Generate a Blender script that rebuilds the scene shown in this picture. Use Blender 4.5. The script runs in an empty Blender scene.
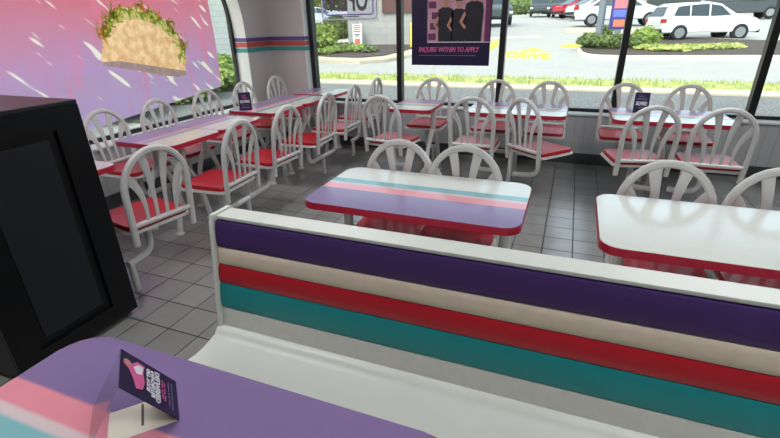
import bpy, bmesh, math, random
from mathutils import Vector, Matrix, noise
random.seed(7)
scene = bpy.context.scene
COL = scene.collection
PI = math.pi

# ------------------------------------------------------------------ camera
H = 1.5056
F = 447.43
PITCH, ROLL, YAW = math.radians(23.862), math.radians(-1.2397), math.radians(21.697)
CM = (Matrix.Rotation(YAW, 3, 'Z') @ Matrix.Rotation(PI/2-PITCH, 3, 'X') @ Matrix.Rotation(ROLL, 3, 'Z'))
CP = Vector((0, 0, H))
cam_data = bpy.data.cameras.new('camera')
cam = bpy.data.objects.new('camera', cam_data)
COL.objects.link(cam)
cam.matrix_world = Matrix.Translation(CP) @ CM.to_4x4()
cam_data.sensor_fit = 'HORIZONTAL'
cam_data.sensor_width = 36
cam_data.lens = 36*F/780
cam_data.clip_start = 0.02
cam_data.clip_end = 500
scene.camera = cam

def ray(px, py):
    return CM @ Vector(((px-390)/F, -(py-219)/F, -1))
def gz(y):
    P = [(13, 0), (19, .04), (29, 1.0), (60, 1.9), (200, 2.6)]
    if y <= 13: return 0.0
    for (a, za), (b, zb) in zip(P, P[1:]):
        if y <= b: return za+(zb-za)*(y-a)/(b-a)
    return 2.6
def atg(px, py):                       # meets the sloping ground outside
    r = ray(px, py)
    lo, hi = 5/r.y, 5/r.y
    while hi*r.y < 190:
        hi *= 1.01
        if H+r.z*hi < gz(r.y*hi): break
        lo = hi
    for _ in range(30):
        m = (lo+hi)/2
        if H+r.z*m < gz(r.y*m): hi = m
        else: lo = m
    p = CP+r*hi
    return Vector((p.x, p.y, gz(p.y)))
def aty(px, py, Y):
    r = ray(px, py); return CP+r*(Y/r.y)
def atx(px, py, X):
    r = ray(px, py); return CP+r*(X/r.x)
def atz(px, py, z):
    r = ray(px, py); return CP+r*((z-H)/r.z)

# ------------------------------------------------------------------ materials
def srgb(c):
    if isinstance(c, str):
        c = [int(c[i:i+2], 16) for i in (0, 2, 4)]
    out = []
    for v in c[:3]:
        v = v/255
        out.append(v/12.92 if v <= .04045 else ((v+.055)/1.055)**2.4)
    return (*out, 1)
class NT:
    def __init__(s, name):
        s.m = bpy.data.materials.new(name); s.m.use_nodes = True
        s.t = s.m.node_tree; s.b = s.t.nodes['Principled BSDF']; s.out = s.t.nodes['Material Output']
    def n(s, ty, **kw):
        nd = s.t.nodes.new(ty)
        for k, v in kw.items(): setattr(nd, k, v)
        return nd
    def l(s, a, b): s.t.links.new(a, b)
    def math(s, op, a, b=None, c=None):
        nd = s.n('ShaderNodeMath', operation=op)
        for i, v in enumerate((a, b, c)):
            if v is None: continue
            if isinstance(v, (int, float)): nd.inputs[i].default_value = v
            else: s.l(v, nd.inputs[i])
        return nd.outputs[0]
    def mix(s, f, a, b, blend='MIX'):
        nd = s.n('ShaderNodeMix', data_type='RGBA', blend_type=blend)
        for i, v in ((0, f), (6, a), (7, b)):
            if isinstance(v, (int, float)): nd.inputs[i].default_value = v
            elif isinstance(v, tuple): nd.inputs[i].default_value = v
            else: s.l(v, nd.inputs[i])
        return nd.outputs[2]
def mat(name, col, rough=.5, spec=.5, metal=0, nscale=30, namt=.06, bump=0, bscale=80, coat=0, emit=None, es=1):
    k = NT(name); b = k.b
    c = srgb(col)
    tc = k.n('ShaderNodeTexCoord')
    nz = k.n('ShaderNodeTexNoise'); nz.inputs['Scale'].default_value = nscale; nz.inputs['Detail'].default_value = 3
    k.l(tc.outputs['Object'], nz.inputs['Vector'])
    dark = tuple(max(0, v*(1-namt*2)) for v in c[:3])+(1,)
    lite = tuple(min(1, v*(1+namt)) for v in c[:3])+(1,)
    k.l(k.mix(nz.outputs['Fac'], dark, lite), b.inputs['Base Color'])
    b.inputs['Roughness'].default_value = rough
    b.inputs['Specular IOR Level'].default_value = spec
    b.inputs['Metallic'].default_value = metal
    b.inputs['Coat Weight'].default_value = coat
    b.inputs['Coat Roughness'].default_value = .08
    if bump:
        n2 = k.n('ShaderNodeTexNoise'); n2.inputs['Scale'].default_value = bscale
        k.l(tc.outputs['Object'], n2.inputs['Vector'])
        bp = k.n('ShaderNodeBump'); bp.inputs['Strength'].default_value = bump; bp.inputs['Distance'].default_value = .01
        k.l(n2.outputs['Fac'], bp.inputs['Height']); k.l(bp.outputs[0], b.inputs['Normal'])
    if emit:
        b.inputs['Emission Color'].default_value = srgb(emit); b.inputs['Emission Strength'].default_value = es
    return k.m

def mat_floor():
    k = NT('floor_tile'); b = k.b; T = .2032
    g = k.n('ShaderNodeNewGeometry'); sp = k.n('ShaderNodeSeparateXYZ'); k.l(g.outputs['Position'], sp.inputs[0])
    u = k.math('ADD', k.math('DIVIDE', sp.outputs[0], T), .206)
    v = k.math('SUBTRACT', k.math('DIVIDE', sp.outputs[1], T), .91)
    fu = k.math('ABSOLUTE', k.math('SUBTRACT', k.math('FRACT', u), .5))
    fv = k.math('ABSOLUTE', k.math('SUBTRACT', k.math('FRACT', v), .5))
    mx = k.math('MAXIMUM', fu, fv)
    gr = k.math('SMOOTH_MIN', 1.0, k.math('MULTIPLY', k.math('MAXIMUM', k.math('SUBTRACT', mx, .472), 0.0), 90), .05)
    cb = k.n('ShaderNodeCombineXYZ'); k.l(k.math('FLOOR', u), cb.inputs[0]); k.l(k.math('FLOOR', v), cb.inputs[1])
    wn = k.n('ShaderNodeTexWhiteNoise'); k.l(cb.outputs[0], wn.inputs['Vector'])
    nz = k.n('ShaderNodeTexNoise'); nz.inputs['Scale'].default_value = 5; nz.inputs['Detail'].default_value = 6
    k.l(g.outputs['Position'], nz.inputs['Vector'])
    n2 = k.n('ShaderNodeTexNoise'); n2.inputs['Scale'].default_value = 160; k.l(g.outputs['Position'], n2.inputs['Vector'])
    c1 = k.mix(wn.outputs['Value'], srgb((138, 137, 132)), srgb((162, 161, 156)))
    c2 = k.mix(nz.outputs['Fac'], srgb((120, 119, 115)), c1)
    c3 = k.mix(k.math('MULTIPLY', n2.outputs['Fac'], .35), c2, srgb((150, 146, 140)))
    k.l(k.mix(gr, c3, srgb((24, 21, 19))), b.inputs['Base Color'])
    k.l(k.math('ADD', .24, k.math('MULTIPLY', gr, .5)), b.inputs['Roughness'])
    b.inputs['Specular IOR Level'].default_value = 1.0; b.inputs['Coat Weight'].default_value = .35; b.inputs['Coat Roughness'].default_value = .2
    bp = k.n('ShaderNodeBump'); bp.inputs['Strength'].default_value = .5; bp.inputs['Distance'].default_value = .002
    k.l(k.math('SUBTRACT', k.math('MULTIPLY', nz.outputs['Fac'], .3), k.math('MULTIPLY', gr, 1.5)), bp.inputs['Height']); k.l(bp.outputs[0], b.inputs['Normal'])
    return k.m

def mat_lam(name, stops):
    """laminate with bands across its local y, in metres from the purple edge"""
    k = NT(name); b = k.b
    tc = k.n('ShaderNodeTexCoord'); sp = k.n('ShaderNodeSeparateXYZ'); k.l(tc.outputs['Object'], sp.inputs[0])
    nz = k.n('ShaderNodeTexNoise'); nz.inputs['Scale'].default_value = 9; nz.inputs['Detail'].default_value = 4
    k.l(tc.outputs['Object'], nz.inputs['Vector'])
    f = k.math('ADD', k.math('ADD', sp.outputs[1], .29), k.math('MULTIPLY', k.math('SUBTRACT', nz.outputs['Fac'], .5), .006))
    rp = k.n('ShaderNodeValToRGB'); rp.color_ramp.interpolation = 'LINEAR'
    k.l(f, rp.inputs[0])
    e = rp.color_ramp.elements
    prev = None; first = True
    for pos, c in stops:
        if first:
            e[0].position = 0; e[0].color = srgb(c); e[1].position = 1; first = False
        else:
            a = e.new(pos-.004); a.color = srgb(prev); a = e.new(pos+.004); a.color = srgb(c)
        prev = c
    e[len(e)-1].color = srgb(prev)
    n2 = k.n('ShaderNodeTexNoise'); n2.inputs['Scale'].default_value = 40; k.l(tc.outputs['Object'], n2.inputs['Vector'])
    k.l(k.mix(k.math('MULTIPLY', n2.outputs['Fac'], .10), rp.outputs[0], srgb((150, 150, 150))), b.inputs['Base Color'])
    b.inputs['Roughness'].default_value = .14
    b.inputs['Specular IOR Level'].default_value = .55
    return k.m

def mat_glass(name, tint=(235, 242, 240), haze=0.0):
    k = NT(name)
    tr = k.n('ShaderNodeBsdfTransparent'); tr.inputs[0].default_value = srgb(tint)
    gl = k.n('ShaderNodeBsdfGlossy'); gl.inputs['Roughness'].default_value = .02
    lw = k.n('ShaderNodeLayerWeight'); lw.inputs[0].default_value = .5
    fr = k.math('ADD', .025, k.math('MULTIPLY', k.math('POWER', lw.outputs['Facing'], 5), .9))
    mx = k.n('ShaderNodeMixShader'); k.l(fr, mx.inputs[0]); k.l(tr.outputs[0], mx.inputs[1]); k.l(gl.outputs[0], mx.inputs[2])
    k.l(mx.outputs[0], k.out.inputs[0])
    k.t.nodes.remove(k.b)
    return k.m

def mat_film(name, colf, alpha=.75):
    """printed see-through window film: daylight comes through the print"""
    k = NT(name)
    c = colf(k)
    tl = k.n('ShaderNodeBsdfTranslucent'); df = k.n('ShaderNodeBsdfDiffuse'); tr = k.n('ShaderNodeBsdfTransparent')
    for s in (tl, df, tr):
        k.l(c, s.inputs[0]) if not isinstance(c, tuple) else setattr(s.inputs[0], 'default_value', c)
    m1 = k.n('ShaderNodeMixShader'); m1.inputs[0].default_value = .35; k.l(tl.outputs[0], m1.inputs[1]); k.l(df.outputs[0], m1.inputs[2])
    m2 = k.n('ShaderNodeMixShader'); m2.inputs[0].default_value = alpha; k.l(tr.outputs[0], m2.inputs[1]); k.l(m1.outputs[0], m2.inputs[2])
    k.l(m2.outputs[0], k.out.inputs[0])
    k.t.nodes.remove(k.b)
    return k.m

def mat_panel(name, col, axis, pitch=.1):
    k = NT(name); b = k.b
    g = k.n('ShaderNodeNewGeometry'); sp = k.n('ShaderNodeSeparateXYZ'); k.l(g.outputs['Position'], sp.inputs[0])
    f = k.math('ABSOLUTE', k.math('SUBTRACT', k.math('FRACT', k.math('DIVIDE', sp.outputs[axis], pitch)), .5))
    gr = k.math('GREATER_THAN', f, .46)
    nz = k.n('ShaderNodeTexNoise'); nz.inputs['Scale'].default_value = 3; k.l(g.outputs['Position'], nz.inputs['Vector'])
    c = srgb(col); d = tuple(v*.86 for v in c[:3])+(1,)
    cc = k.mix(nz.outputs['Fac'], d, c)
    k.l(k.mix(gr, cc, tuple(v*.72 for v in c[:3])+(1,)), b.inputs['Base Color'])
    b.inputs['Roughness'].default_value = .5
    bp = k.n('ShaderNodeBump'); bp.inputs['Strength'].default_value = .4; bp.inputs['Distance'].default_value = .004
    k.l(k.math('SUBTRACT', 1.0, gr), bp.inputs['Height']); k.l(bp.outputs[0], b.inputs['Normal'])
    return k.m

def mat_asphalt(name, a, bcol, sc=1.2, grain=60):
    k = NT(name); b = k.b
    g = k.n('ShaderNodeNewGeometry')
    n1 = k.n('ShaderNodeTexNoise'); n1.inputs['Scale'].default_value = sc; n1.inputs['Detail'].default_value = 5; k.l(g.outputs['Position'], n1.inputs['Vector'])
    n2 = k.n('ShaderNodeTexNoise'); n2.inputs['Scale'].default_value = grain; n2.inputs['Detail'].default_value = 2; k.l(g.outputs['Position'], n2.inputs['Vector'])
    c = k.mix(n1.outputs['Fac'], srgb(a), srgb(bcol))
    k.l(k.mix(k.math('MULTIPLY', k.math('GREATER_THAN', n2.outputs['Fac'], .56), .3), c, srgb((205, 203, 198))), b.inputs['Base Color'])
    b.inputs['Roughness'].default_value = .8
    return k.m

def mat_leaf(name, a, bcol, sc=6):
    k = NT(name); b = k.b
    g = k.n('ShaderNodeNewGeometry')
    n1 = k.n('ShaderNodeTexNoise'); n1.inputs['Scale'].default_value = sc; n1.inputs['Detail'].default_value = 6; k.l(g.outputs['Position'], n1.inputs['Vector'])
    rp = k.n('ShaderNodeValToRGB'); rp.color_ramp.elements[0].position = .35; rp.color_ramp.elements[1].position = .65
    rp.color_ramp.elements[0].color = srgb(a); rp.color_ramp.elements[1].color = srgb(bcol)
    k.l(n1.outputs['Fac'], rp.inputs[0]); k.l(rp.outputs[0], b.inputs['Base Color'])
    b.inputs['Roughness'].default_value = .7
    return k.m

def mat_brick(name, a, bcol, mort, sx=.4, sy=.2, axis='XZ'):
    k = NT(name); b = k.b
    g = k.n('ShaderNodeNewGeometry'); sp = k.n('ShaderNodeSeparateXYZ'); k.l(g.outputs['Position'], sp.inputs[0])
    cb = k.n('ShaderNodeCombineXYZ'); k.l(sp.outputs[0 if axis[0] == 'X' else 1], cb.inputs[0]); k.l(sp.outputs[2], cb.inputs[1])
    br = k.n('ShaderNodeTexBrick'); k.l(cb.outputs[0], br.inputs['Vector'])
    br.inputs['Scale'].default_value = 1; br.inputs['Brick Width'].default_value = sx; br.inputs['Row Height'].default_value = sy
    br.inputs['Mortar Size'].default_value = .01
    br.inputs['Color1'].default_value = srgb(a); br.inputs['Color2'].default_value = srgb(bcol); br.inputs['Mortar'].default_value = srgb(mort)
    k.l(br.outputs['Color'], b.inputs['Base Color']); b.inputs['Roughness'].default_value = .8
    return k.m

M = {}
M['floor'] = mat_floor()
PUR, PNK, PAL, TEA, WHT = (146, 132, 170), (236, 160, 168), (216, 196, 198), (128, 184, 188), (222, 226, 216)
M['lam'] = mat_lam('striped_laminate', [(0, PUR), (.225, PNK), (.29, PAL), (.318, TEA), (.375, WHT)])
M['lam2'] = mat_lam('striped_laminate_purple', [(0, (128, 106, 152)), (.195, (226, 140, 152)), (.255, PAL), (.28, TEA), (.34, WHT)])
M['lam3'] = mat_lam('pale_laminate', [(0, (222, 226, 217)), (.5, (221, 225, 216))])
M['lam4'] = mat_lam('grey_laminate', [(0, (142, 122, 158)), (.225, (222, 130, 150)), (.25, (176, 160, 176)), (.265, (150, 156, 166)), (.33, (206, 202, 192))])
M['edge'] = mat('red_edge_band', (176, 22, 52), .3)
M['seat'] = mat('red_seat_plastic', (180, 26, 40), .3, .35, bump=.05, bscale=20)
M['chair'] = mat('white_chair_paint', (206, 205, 201), .35, namt=.03)
M['benchwhite'] = mat('white_bench_vinyl', (214, 217, 207), .38, namt=.04, nscale=6, bump=.03, bscale=10)
M['v_purple'] = mat('purple_vinyl', (66, 40, 98), .42, bump=.08, bscale=25)
M['v_cream'] = mat('cream_vinyl', (214, 198, 178), .45, bump=.06, bscale=25)
M['v_red'] = mat('red_vinyl', (180, 20, 36), .4, bump=.06, bscale=25)
M['v_teal'] = mat('teal_vinyl', (14, 134, 136), .42, bump=.06, bscale=25)
M['v_white'] = mat('white_vinyl', (206, 205, 198), .45, bump=.06, bscale=25)
M['wall'] = mat('wall_paint', (186, 181, 178), .7, namt=.03, nscale=2)
M['wallwhite'] = mat('white_trim_paint', (214, 216, 212), .5, namt=.03)
M['knee'] = mat_panel('grooved_panel_back', (178, 179, 180), 0)
M['kneel'] = mat_panel('grooved_panel_left', (186, 186, 184), 1)
M['base'] = mat('dark_base_tile', (62, 63, 66), .35)
M['ceil'] = mat('ceiling_paint', (205, 205, 200), .8, namt=.02)
M['black'] = mat('black_frame', (18, 19, 22), .35, namt=.1)
M['blackp'] = mat('black_plastic', (7, 8, 11), .35, .25)
M['dgrey'] = mat('dark_grey_panel', (30, 32, 37), .35, .3)
M['glass'] = mat_glass('window_glass')
M['s_pur'] = mat('purple_stripe', (86, 66, 130), .45)
M['s_red'] = mat('rust_red_stripe', (176, 72, 62), .45)
M['s_teal'] = mat('teal_stripe', (52, 142, 134), .45)
M['navy'] = mat('navy_card', (28, 22, 62), .35)
M['cream'] = mat('cream_card', (232, 220, 196), .6)
M['asph'] = mat_asphalt('road_asphalt', (158, 156, 152), (176, 174, 168))
M['gravel'] = mat_asphalt('gravel_strip', (92, 92, 92), (122, 121, 119), 2.5, 26)
M['conc'] = mat('concrete', (196, 186, 166), .8, nscale=3, namt=.08)
M['concw'] = mat('pale_concrete', (212, 208, 198), .8, nscale=3, namt=.06)
M['mulch'] = mat('brown_mulch', (88, 78, 72), .9, nscale=12, namt=.3, bump=.6, bscale=30)
M['soil'] = mat('lot_ground', (150, 152, 148), .9)
M['yellow'] = mat('yellow_road_paint', (226, 204, 66), .7, nscale=4, namt=.12)
M['grass'] = mat_leaf('green_grass', (140, 156, 84), (196, 198, 120), 3)
M['leafb'] = mat_leaf('bright_leaf', (96, 122, 50), (160, 178, 92), 5)
M['leafd'] = mat_leaf('dark_leaf', (46, 70, 36), (104, 132, 74), 3)
M['leafm'] = mat_leaf('mid_leaf', (74, 92, 50), (126, 144, 84), 5)
M['bark'] = mat('bark', (90, 78, 66), .9, bump=.4)
M['block'] = mat_brick('painted_block_wall', (166, 166, 164), (158, 158, 157), (150, 150, 149), .6, .3)
M['pale_block'] = mat_brick('pale_block_wall', (214, 214, 206), (206, 207, 200), (190, 190, 184), .4, .2, 'YZ')
M['fascia'] = mat('brown_fascia', (96, 66, 62), .6)
M['sgrey'] = mat('painted_pole_grey', (120, 128, 138), .5)
M['signw'] = mat('white_sign', (232, 230, 226), .5)
M['signn'] = mat('menu_sign_blue', (60, 58, 130), .4)
M['signg'] = mat('lime_sign', (176, 214, 78), .5)
M['orange'] = mat('orange_print', (214, 120, 92), .5)
M['salmon'] = mat('salmon_print', (202, 116, 128), .5)
M['bluep'] = mat('blue_print', (96, 110, 204), .5)
M['tyre'] = mat('tyre_rubber', (26, 27, 29), .7)
M['hub'] = mat('wheel_metal', (150, 154, 160), .3, metal=.6)
M['cglass'] = mat('car_glass', (58, 68, 74), .08)
M['tail'] = mat('tail_light_red', (178, 28, 40), .2)
M['headl'] = mat('head_light', (222, 226, 228), .1)
M['neon'] = mat('neon_tube_unlit', (92, 94, 104), .25)
M['plastclear'] = mat_glass('clear_acrylic', (240, 241, 246))
M['neonw'] = mat('white_neon_tube', (222, 222, 232), .25)
M['neonp'] = mat('lilac_neon_tube', (134, 120, 196), .25)
M['pink_txt'] = mat('pink_print', (214, 96, 150), .5)
M['white_txt'] = mat('white_print', (226, 224, 230), .5)
M['grey_txt'] = mat('grey_print', (124, 120, 150), .5)
M['skin'] = mat('printed_skin', (188, 140, 118), .6)
M['clothes'] = mat('printed_black_clothes', (26, 24, 36), .6)
M['photo_a'] = mat('photo_backdrop_pink', (206, 156, 170), .6, nscale=14, namt=.25)
M['photo_b'] = mat('photo_backdrop_plum', (112, 48, 96), .6, nscale=9, namt=.2)
M['paper'] = mat('tan_paper', (206, 198, 180), .7)
M['lamp'] = mat('fill_light_diffuser', (250, 250, 245), .6, emit=(248, 250, 255), es=12)  # glow of the added ceiling fill panels

# ------------------------------------------------------------------ mesh helpers
def link(name, bm, m, parent=None, smooth=False, loc=None):
    bmesh.ops.recalc_face_normals(bm, faces=bm.faces)
    me = bpy.data.meshes.new(name); bm.to_mesh(me); bm.free()
    if isinstance(m, (list, tuple)):
        for x in m: me.materials.append(x)
    else: me.materials.append(m)
    if smooth:
        for p in me.polygons: p.use_smooth = True
        try: me.set_sharp_from_angle(angle=math.radians(38))
        except Exception: pass
    o = bpy.data.objects.new(name, me); COL.objects.link(o)
    if parent: o.parent = parent
    if loc: o.location = loc
    return o
def empty(name, loc=(0, 0, 0), rz=0, label=None, cat=None, group=None, parent=None):
    o = bpy.data.objects.new(name, None); COL.objects.link(o)
    o.location = loc; o.rotation_euler = (0, 0, rz); o.empty_display_size = .1
    if label: o['label'] = label
    if cat: o['category'] = cat
    if group: o['group'] = group
    if parent: o.parent = parent
    return o
def tag(o, label, cat, group=None, kind=None):
    o['label'] = label; o['category'] = cat
    if group: o['group'] = group
    if kind: o['kind'] = kind
    return o
def struct(o):
    o['kind'] = 'structure'; return o
def B(): return bmesh.new()
def box(bm, x0, x1, y0, y1, z0, z1, bev=0, mi=0):
    r = bmesh.ops.create_cube(bm, size=1)
    vs = r['verts']
    for v in vs:
        v.co = Vector(((x0+x1)/2+v.co.x*(x1-x0), (y0+y1)/2+v.co.y*(y1-y0), (z0+z1)/2+v.co.z*(z1-z0)))
    fs = list({f for v in vs for f in v.link_faces})
    for f in fs: f.material_index = mi
    if bev:
        es = list({e for v in vs for e in v.link_edges})
        rr = bmesh.ops.bevel(bm, geom=es, offset=bev, segments=2, affect='EDGES', profile=.6)
        for f in rr['faces']: f.material_index = mi
    return bm
def prism(bm, pts, axis, a, b, mi=0):
    """extrude a 2-D outline along an axis from a to b"""
    def P(p, h):
        if axis == 'z': return (p[0], p[1], h)
        if axis == 'y': return (p[0], h, p[1])
        return (h, p[0], p[1])
    v0 = [bm.verts.new(P(p, a)) for p in pts]; v1 = [bm.verts.new(P(p, b)) for p in pts]
    n = len(pts); fs = []
    fs.append(bm.faces.new(v0)); fs.append(bm.faces.new(v1[::-1]))
    for i in range(n):
        fs.append(bm.faces.new((v0[i], v0[(i+1) % n], v1[(i+1) % n], v1[i])))
    for f in fs: f.material_index = mi
    return bm
def rrect(w, d, r, n=5, cx=0, cy=0):
    out = []
    for sx, sy, a0 in ((1, 1, 0), (-1, 1, 90), (-1, -1, 180), (1, -1, 270)):
        for i in range(n+1):
            a = math.radians(a0+90*i/n)
            out.append((cx+sx*(w/2-r)+r*math.cos(a), cy+sy*(d/2-r)+r*math.sin(a)))
    return out
def sweep(bm, pts, rx, ry=None, seg=8, closed=False, up=None, cap=True, power=2, radii=None):
    """tube along a polyline; rx across, ry along 'up'"""
    ry = ry or rx
    pts = [Vector(p) for p in pts]; n = len(pts); rings = []
    prevn = None
    for i, p in enumerate(pts):
        a = pts[(i-1) % n] if (i > 0 or closed) else p
        b = pts[(i+1) % n] if (i < n-1 or closed) else p
        t = (b-a).normalized()
        if up is not None:
            u = Vector(up); u = (u-t*u.dot(t)).normalized(); s = t.cross(u)
        else:
            if prevn is None:
                u = Vector((0, 0, 1)) if abs(t.z) < .9 else Vector((0, 1, 0))
            else: u = prevn
            u = (u-t*u.dot(t)).normalized(); prevn = u; s = t.cross(u)
        fx, fy = (radii[i] if radii else (rx, ry))
        ring = []
        for k in range(seg):
            an = 2*PI*(k+.5)/seg; c, si = math.cos(an), math.sin(an)
            if power != 2:
                c = math.copysign(abs(c)**(2/power), c); si = math.copysign(abs(si)**(2/power), si)
            ring.append(bm.verts.new(p+s*fx*c+u*fy*si))
        rings.append(ring)
    m = n if closed else n-1
    for i in range(m):
        A, C = rings[i], rings[(i+1) % n]
        for k in range(seg):
            bm.faces.new((A[k], A[(k+1) % seg], C[(k+1) % seg], C[k]))
    if cap and not closed:
        bm.faces.new(rings[0][::-1]); bm.faces.new(rings[-1])
    return bm
def bez(p0, p1, p2, n=6):
    p0, p1, p2 = map(Vector, (p0, p1, p2))
    return [p0*(1-t)**2+p1*2*t*(1-t)+p2*t*t for t in [i/n for i in range(n+1)]]
def rounded(pts, r, n=5):
    pts = [Vector(p) for p in pts]; out = [pts[0]]
    for a, b, c in zip(pts, pts[1:], pts[2:]):
        d1 = (a-b).normalized(); d2 = (c-b).normalized()
        rr = min(r, (a-b).length*.49, (c-b).length*.49)
        out += bez(b+d1*rr, b, b+d2*rr, n)
    out.append(pts[-1]); return out
def lathe(bm, prof, seg=16, cx=0, cy=0, axis='z'):
    rings = []
    for r, z in prof:
        ring = []
        for k in range(seg):
            a = 2*PI*k/seg
            if axis == 'z': ring.append(bm.verts.new((cx+r*math.cos(a), cy+r*math.sin(a), z)))
            else: ring.append(bm.verts.new((cx+r*math.cos(a), z, cy+r*math.sin(a))))
        rings.append(ring)
    for A, C in zip(rings, rings[1:]):
        for k in range(seg): bm.faces.new((A[k], A[(k+1) % seg], C[(k+1) % seg], C[k]))
    bm.faces.new(rings[0][::-1]); bm.faces.new(rings[-1]); return bm
def text_mesh(s, w, h, bold=0.0, mirror=False, extrude=.001, shear=0.0):
    """bmesh of flat lettering fitted into w x h in the x-y plane, origin at its lower left"""
    cu = bpy.data.curves.new('t', 'FONT'); cu.body = s; cu.size = 1; cu.extrude = .02; cu.offset = bold; cu.resolution_u = 3; cu.shear = shear
    o = bpy.data.objects.new('t', cu); COL.objects.link(o)
    bpy.context.view_layer.update()
    dg = bpy.context.evaluated_depsgraph_get()
    me = bpy.data.meshes.new_from_object(o.evaluated_get(dg))
    bm = B(); bm.from_mesh(me)
    bpy.data.objects.remove(o); bpy.data.curves.remove(cu); bpy.data.meshes.remove(me)
    xs = [v.co.x for v in bm.verts]; ys = [v.co.y for v in bm.verts]
    x0, x1, y0, y1 = min(xs), max(xs), min(ys), max(ys)
    for v in bm.verts:
        v.co.x = (v.co.x-x0)/(x1-x0)*w; v.co.y = (v.co.y-y0)/(y1-y0)*h; v.co.z = (v.co.z+.02)/.04*extrude
        if mirror: v.co.x = w-v.co.x
    return bm
def xf(bm, o, ex, ey, ez):
    o, ex, ey, ez = map(Vector, (o, ex, ey, ez))
    for v in bm.verts: v.co = o+ex*v.co.x+ey*v.co.y+ez*v.co.z
    return bm
def copy_tree(o, parent=None):
    c = o.copy(); COL.objects.link(c); c.parent = parent
    for ch in list(o.children): copy_tree(ch, c)
    return c

# ------------------------------------------------------------------ room shell
XL, XR, YB, YF, ZC = -3.73, 3.9, 5.27, -2.6, 2.75
XG, YG = -3.92, 5.42           # glazing planes
SILL = .555
struct(link('floor', box(B(), XL-.25, XR, YF, YB+.2, -.06, 0), M['floor']))
struct(link('ceiling', box(B(), XL-.25, XR, YF, YB+.2, ZC, ZC+.08), M['ceil']))
struct(link('wall_right', box(B(), XR, XR+.15, YF, YB+.2, 0, ZC), M['wall']))
struct(link('wall_front', box(B(), XL-.25, XR, YF-.15, YF, 0, ZC), M['wall']))
XO = -3.205                    # left jamb of the back windows
ZH = 2.35
bm = B()
box(bm, XL-.25, XO, YB, YB+.2, SILL+.001, ZC)
box(bm, XO, XR, YB, YB+.2, ZH, ZC)
struct(link('wall_back', bm, M['wall']))
struct(link('trim_1', box(B(), XL+.012, XR, YB, YB+.2, .12, SILL-.02), M['knee']))
struct(link('trim_2', box(B(), XL+.012, XR, YB-.022, YB+.2, SILL-.02, SILL, .004), M['wallwhite']))
struct(link('baseboard_back', box(B(), XL, XR, YB-.006, YB+.2, 0, .12), M['base']))
# left wall with its arched opening
bm = B(); WY0, WY1, RAD = .95, 4.80, .75
def arch_z(y):
    for yc, s in ((WY0+RAD, -1), (WY1-RAD, 1)):
        if (y-yc)*s > 0: return ZH-RAD*1.28+1.28*math.sqrt(max(0, RAD*RAD-(y-yc)**2))
    return ZH-RAD*1.28+1.28*RAD
box(bm, XL-.22, XL, YF, WY0, SILL+.001, ZC); box(bm, XL-.22, XL, WY1, YB+.2, SILL+.001, ZC)
ys = [WY0+RAD*(1-math.cos(PI/2*i/14)) for i in range(15)]+[WY1-RAD*(1-math.cos(PI/2*i/14)) for i in range(14, -1, -1)]
for a, b in zip(ys, ys[1:]):
    prism(bm, [(a, arch_z(a)), (b, arch_z(b)), (b, ZC), (a, ZC)], 'x', XL-.22, XL)
struct(link('wall_left', bm, M['wall']))
# white reveal liner round the arched opening
bm = B()
pth = [(WY0, SILL)]+[(y, arch_z(y)) for y in ys]+[(WY1, SILL)]
for (a, za), (b, zb) in zip(pth, pth[1:]):
    ca, cb = (WY0+WY1)/2, 1.3
    q = []
    for y, z in ((a, za), (b, zb)):
        d = Vector((ca-y, cb-z)); d.normalize()
        q.append((y+d.x*.006, z+d.y*.006))
    prism(bm, [(a, za), (b, zb), q[1], q[0]], 'x', XL-.2, XL+.002)
struct(link('trim_3', bm, M['wallwhite']))
struct(link('trim_4', box(B(), XL-.22, XL-.012, YF, YB, .12, SILL-.02), M['kneel']))
struct(link('trim_5', box(B(), XL-.22, XL+.02, YF, YB-.03, SILL-.02, SILL, .004), M['wallwhite']))
struct(link('baseboard_left', box(B(), XL-.22, XL, YF, YB, 0, .12), M['base']))
struct(link('trim_6', box(B(), XO-.004, XO+.006, YB-.002, YB+.12, SILL, ZH), M['wallwhite']))
# stripes wrapping round the corner
for i, (z0, z1, m, t) in enumerate(((1.310, 1.352, 's_pur', .012), (1.250, 1.298, 's_red', .018), (1.188, 1.232, 's_teal', .012))):
    bm = B()
    P = [(XL-.17, WY1), (XL, WY1), (XL, YB), (XO, YB), (XO, YB+.12)]
    Q = [(XL-.17, WY1-t), (XL+t, WY1-t), (XL+t, YB-t), (XO+t, YB-t), (XO+t, YB+.12)]
    for k in range(4): prism(bm, [P[k], P[k+1], Q[k+1], Q[k]], 'z', z0, z1)
    bmesh.ops.remove_doubles(bm, verts=bm.verts, dist=1e-5)
    struct(link('trim_%d' % (7+i), bm, M[m]))
# back glazing: black frame, mullions every 1.22 m, panes
w1 = struct(empty('window_1', (0, YG, SILL)))
def wp(name, bm, m, parent, smooth=False):
    for v in bm.verts: v.co -= parent.location
    return link(name, bm, m, parent, smooth)
mx = [XO+.035, -1.975, -.764, .456, 1.676, 2.896, XR-.03]
wp('window_sill', box(B(), XO, XR, YG-.035, YG+.035, SILL, SILL+.035, .004), M['black'], w1)
wp('window_head', box(B(), XO, XR, YG-.035, YG+.035, ZH-.05, ZH), M['black'], w1)
for i, x in enumerate(mx):
    hw = .032 if 0 < i < 6 else .03
    wp('mullion', box(B(), x-hw, x+hw, YG-.05, YG+.05, SILL+.035, ZH-.05, .006), M['black'], w1)
for a, b in zip(mx, mx[1:]):
    wp('pane', box(B(), a+.03, b-.03, YG+.01, YG+.016, SILL+.03, ZH-.045), M['glass'], w1)
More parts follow.
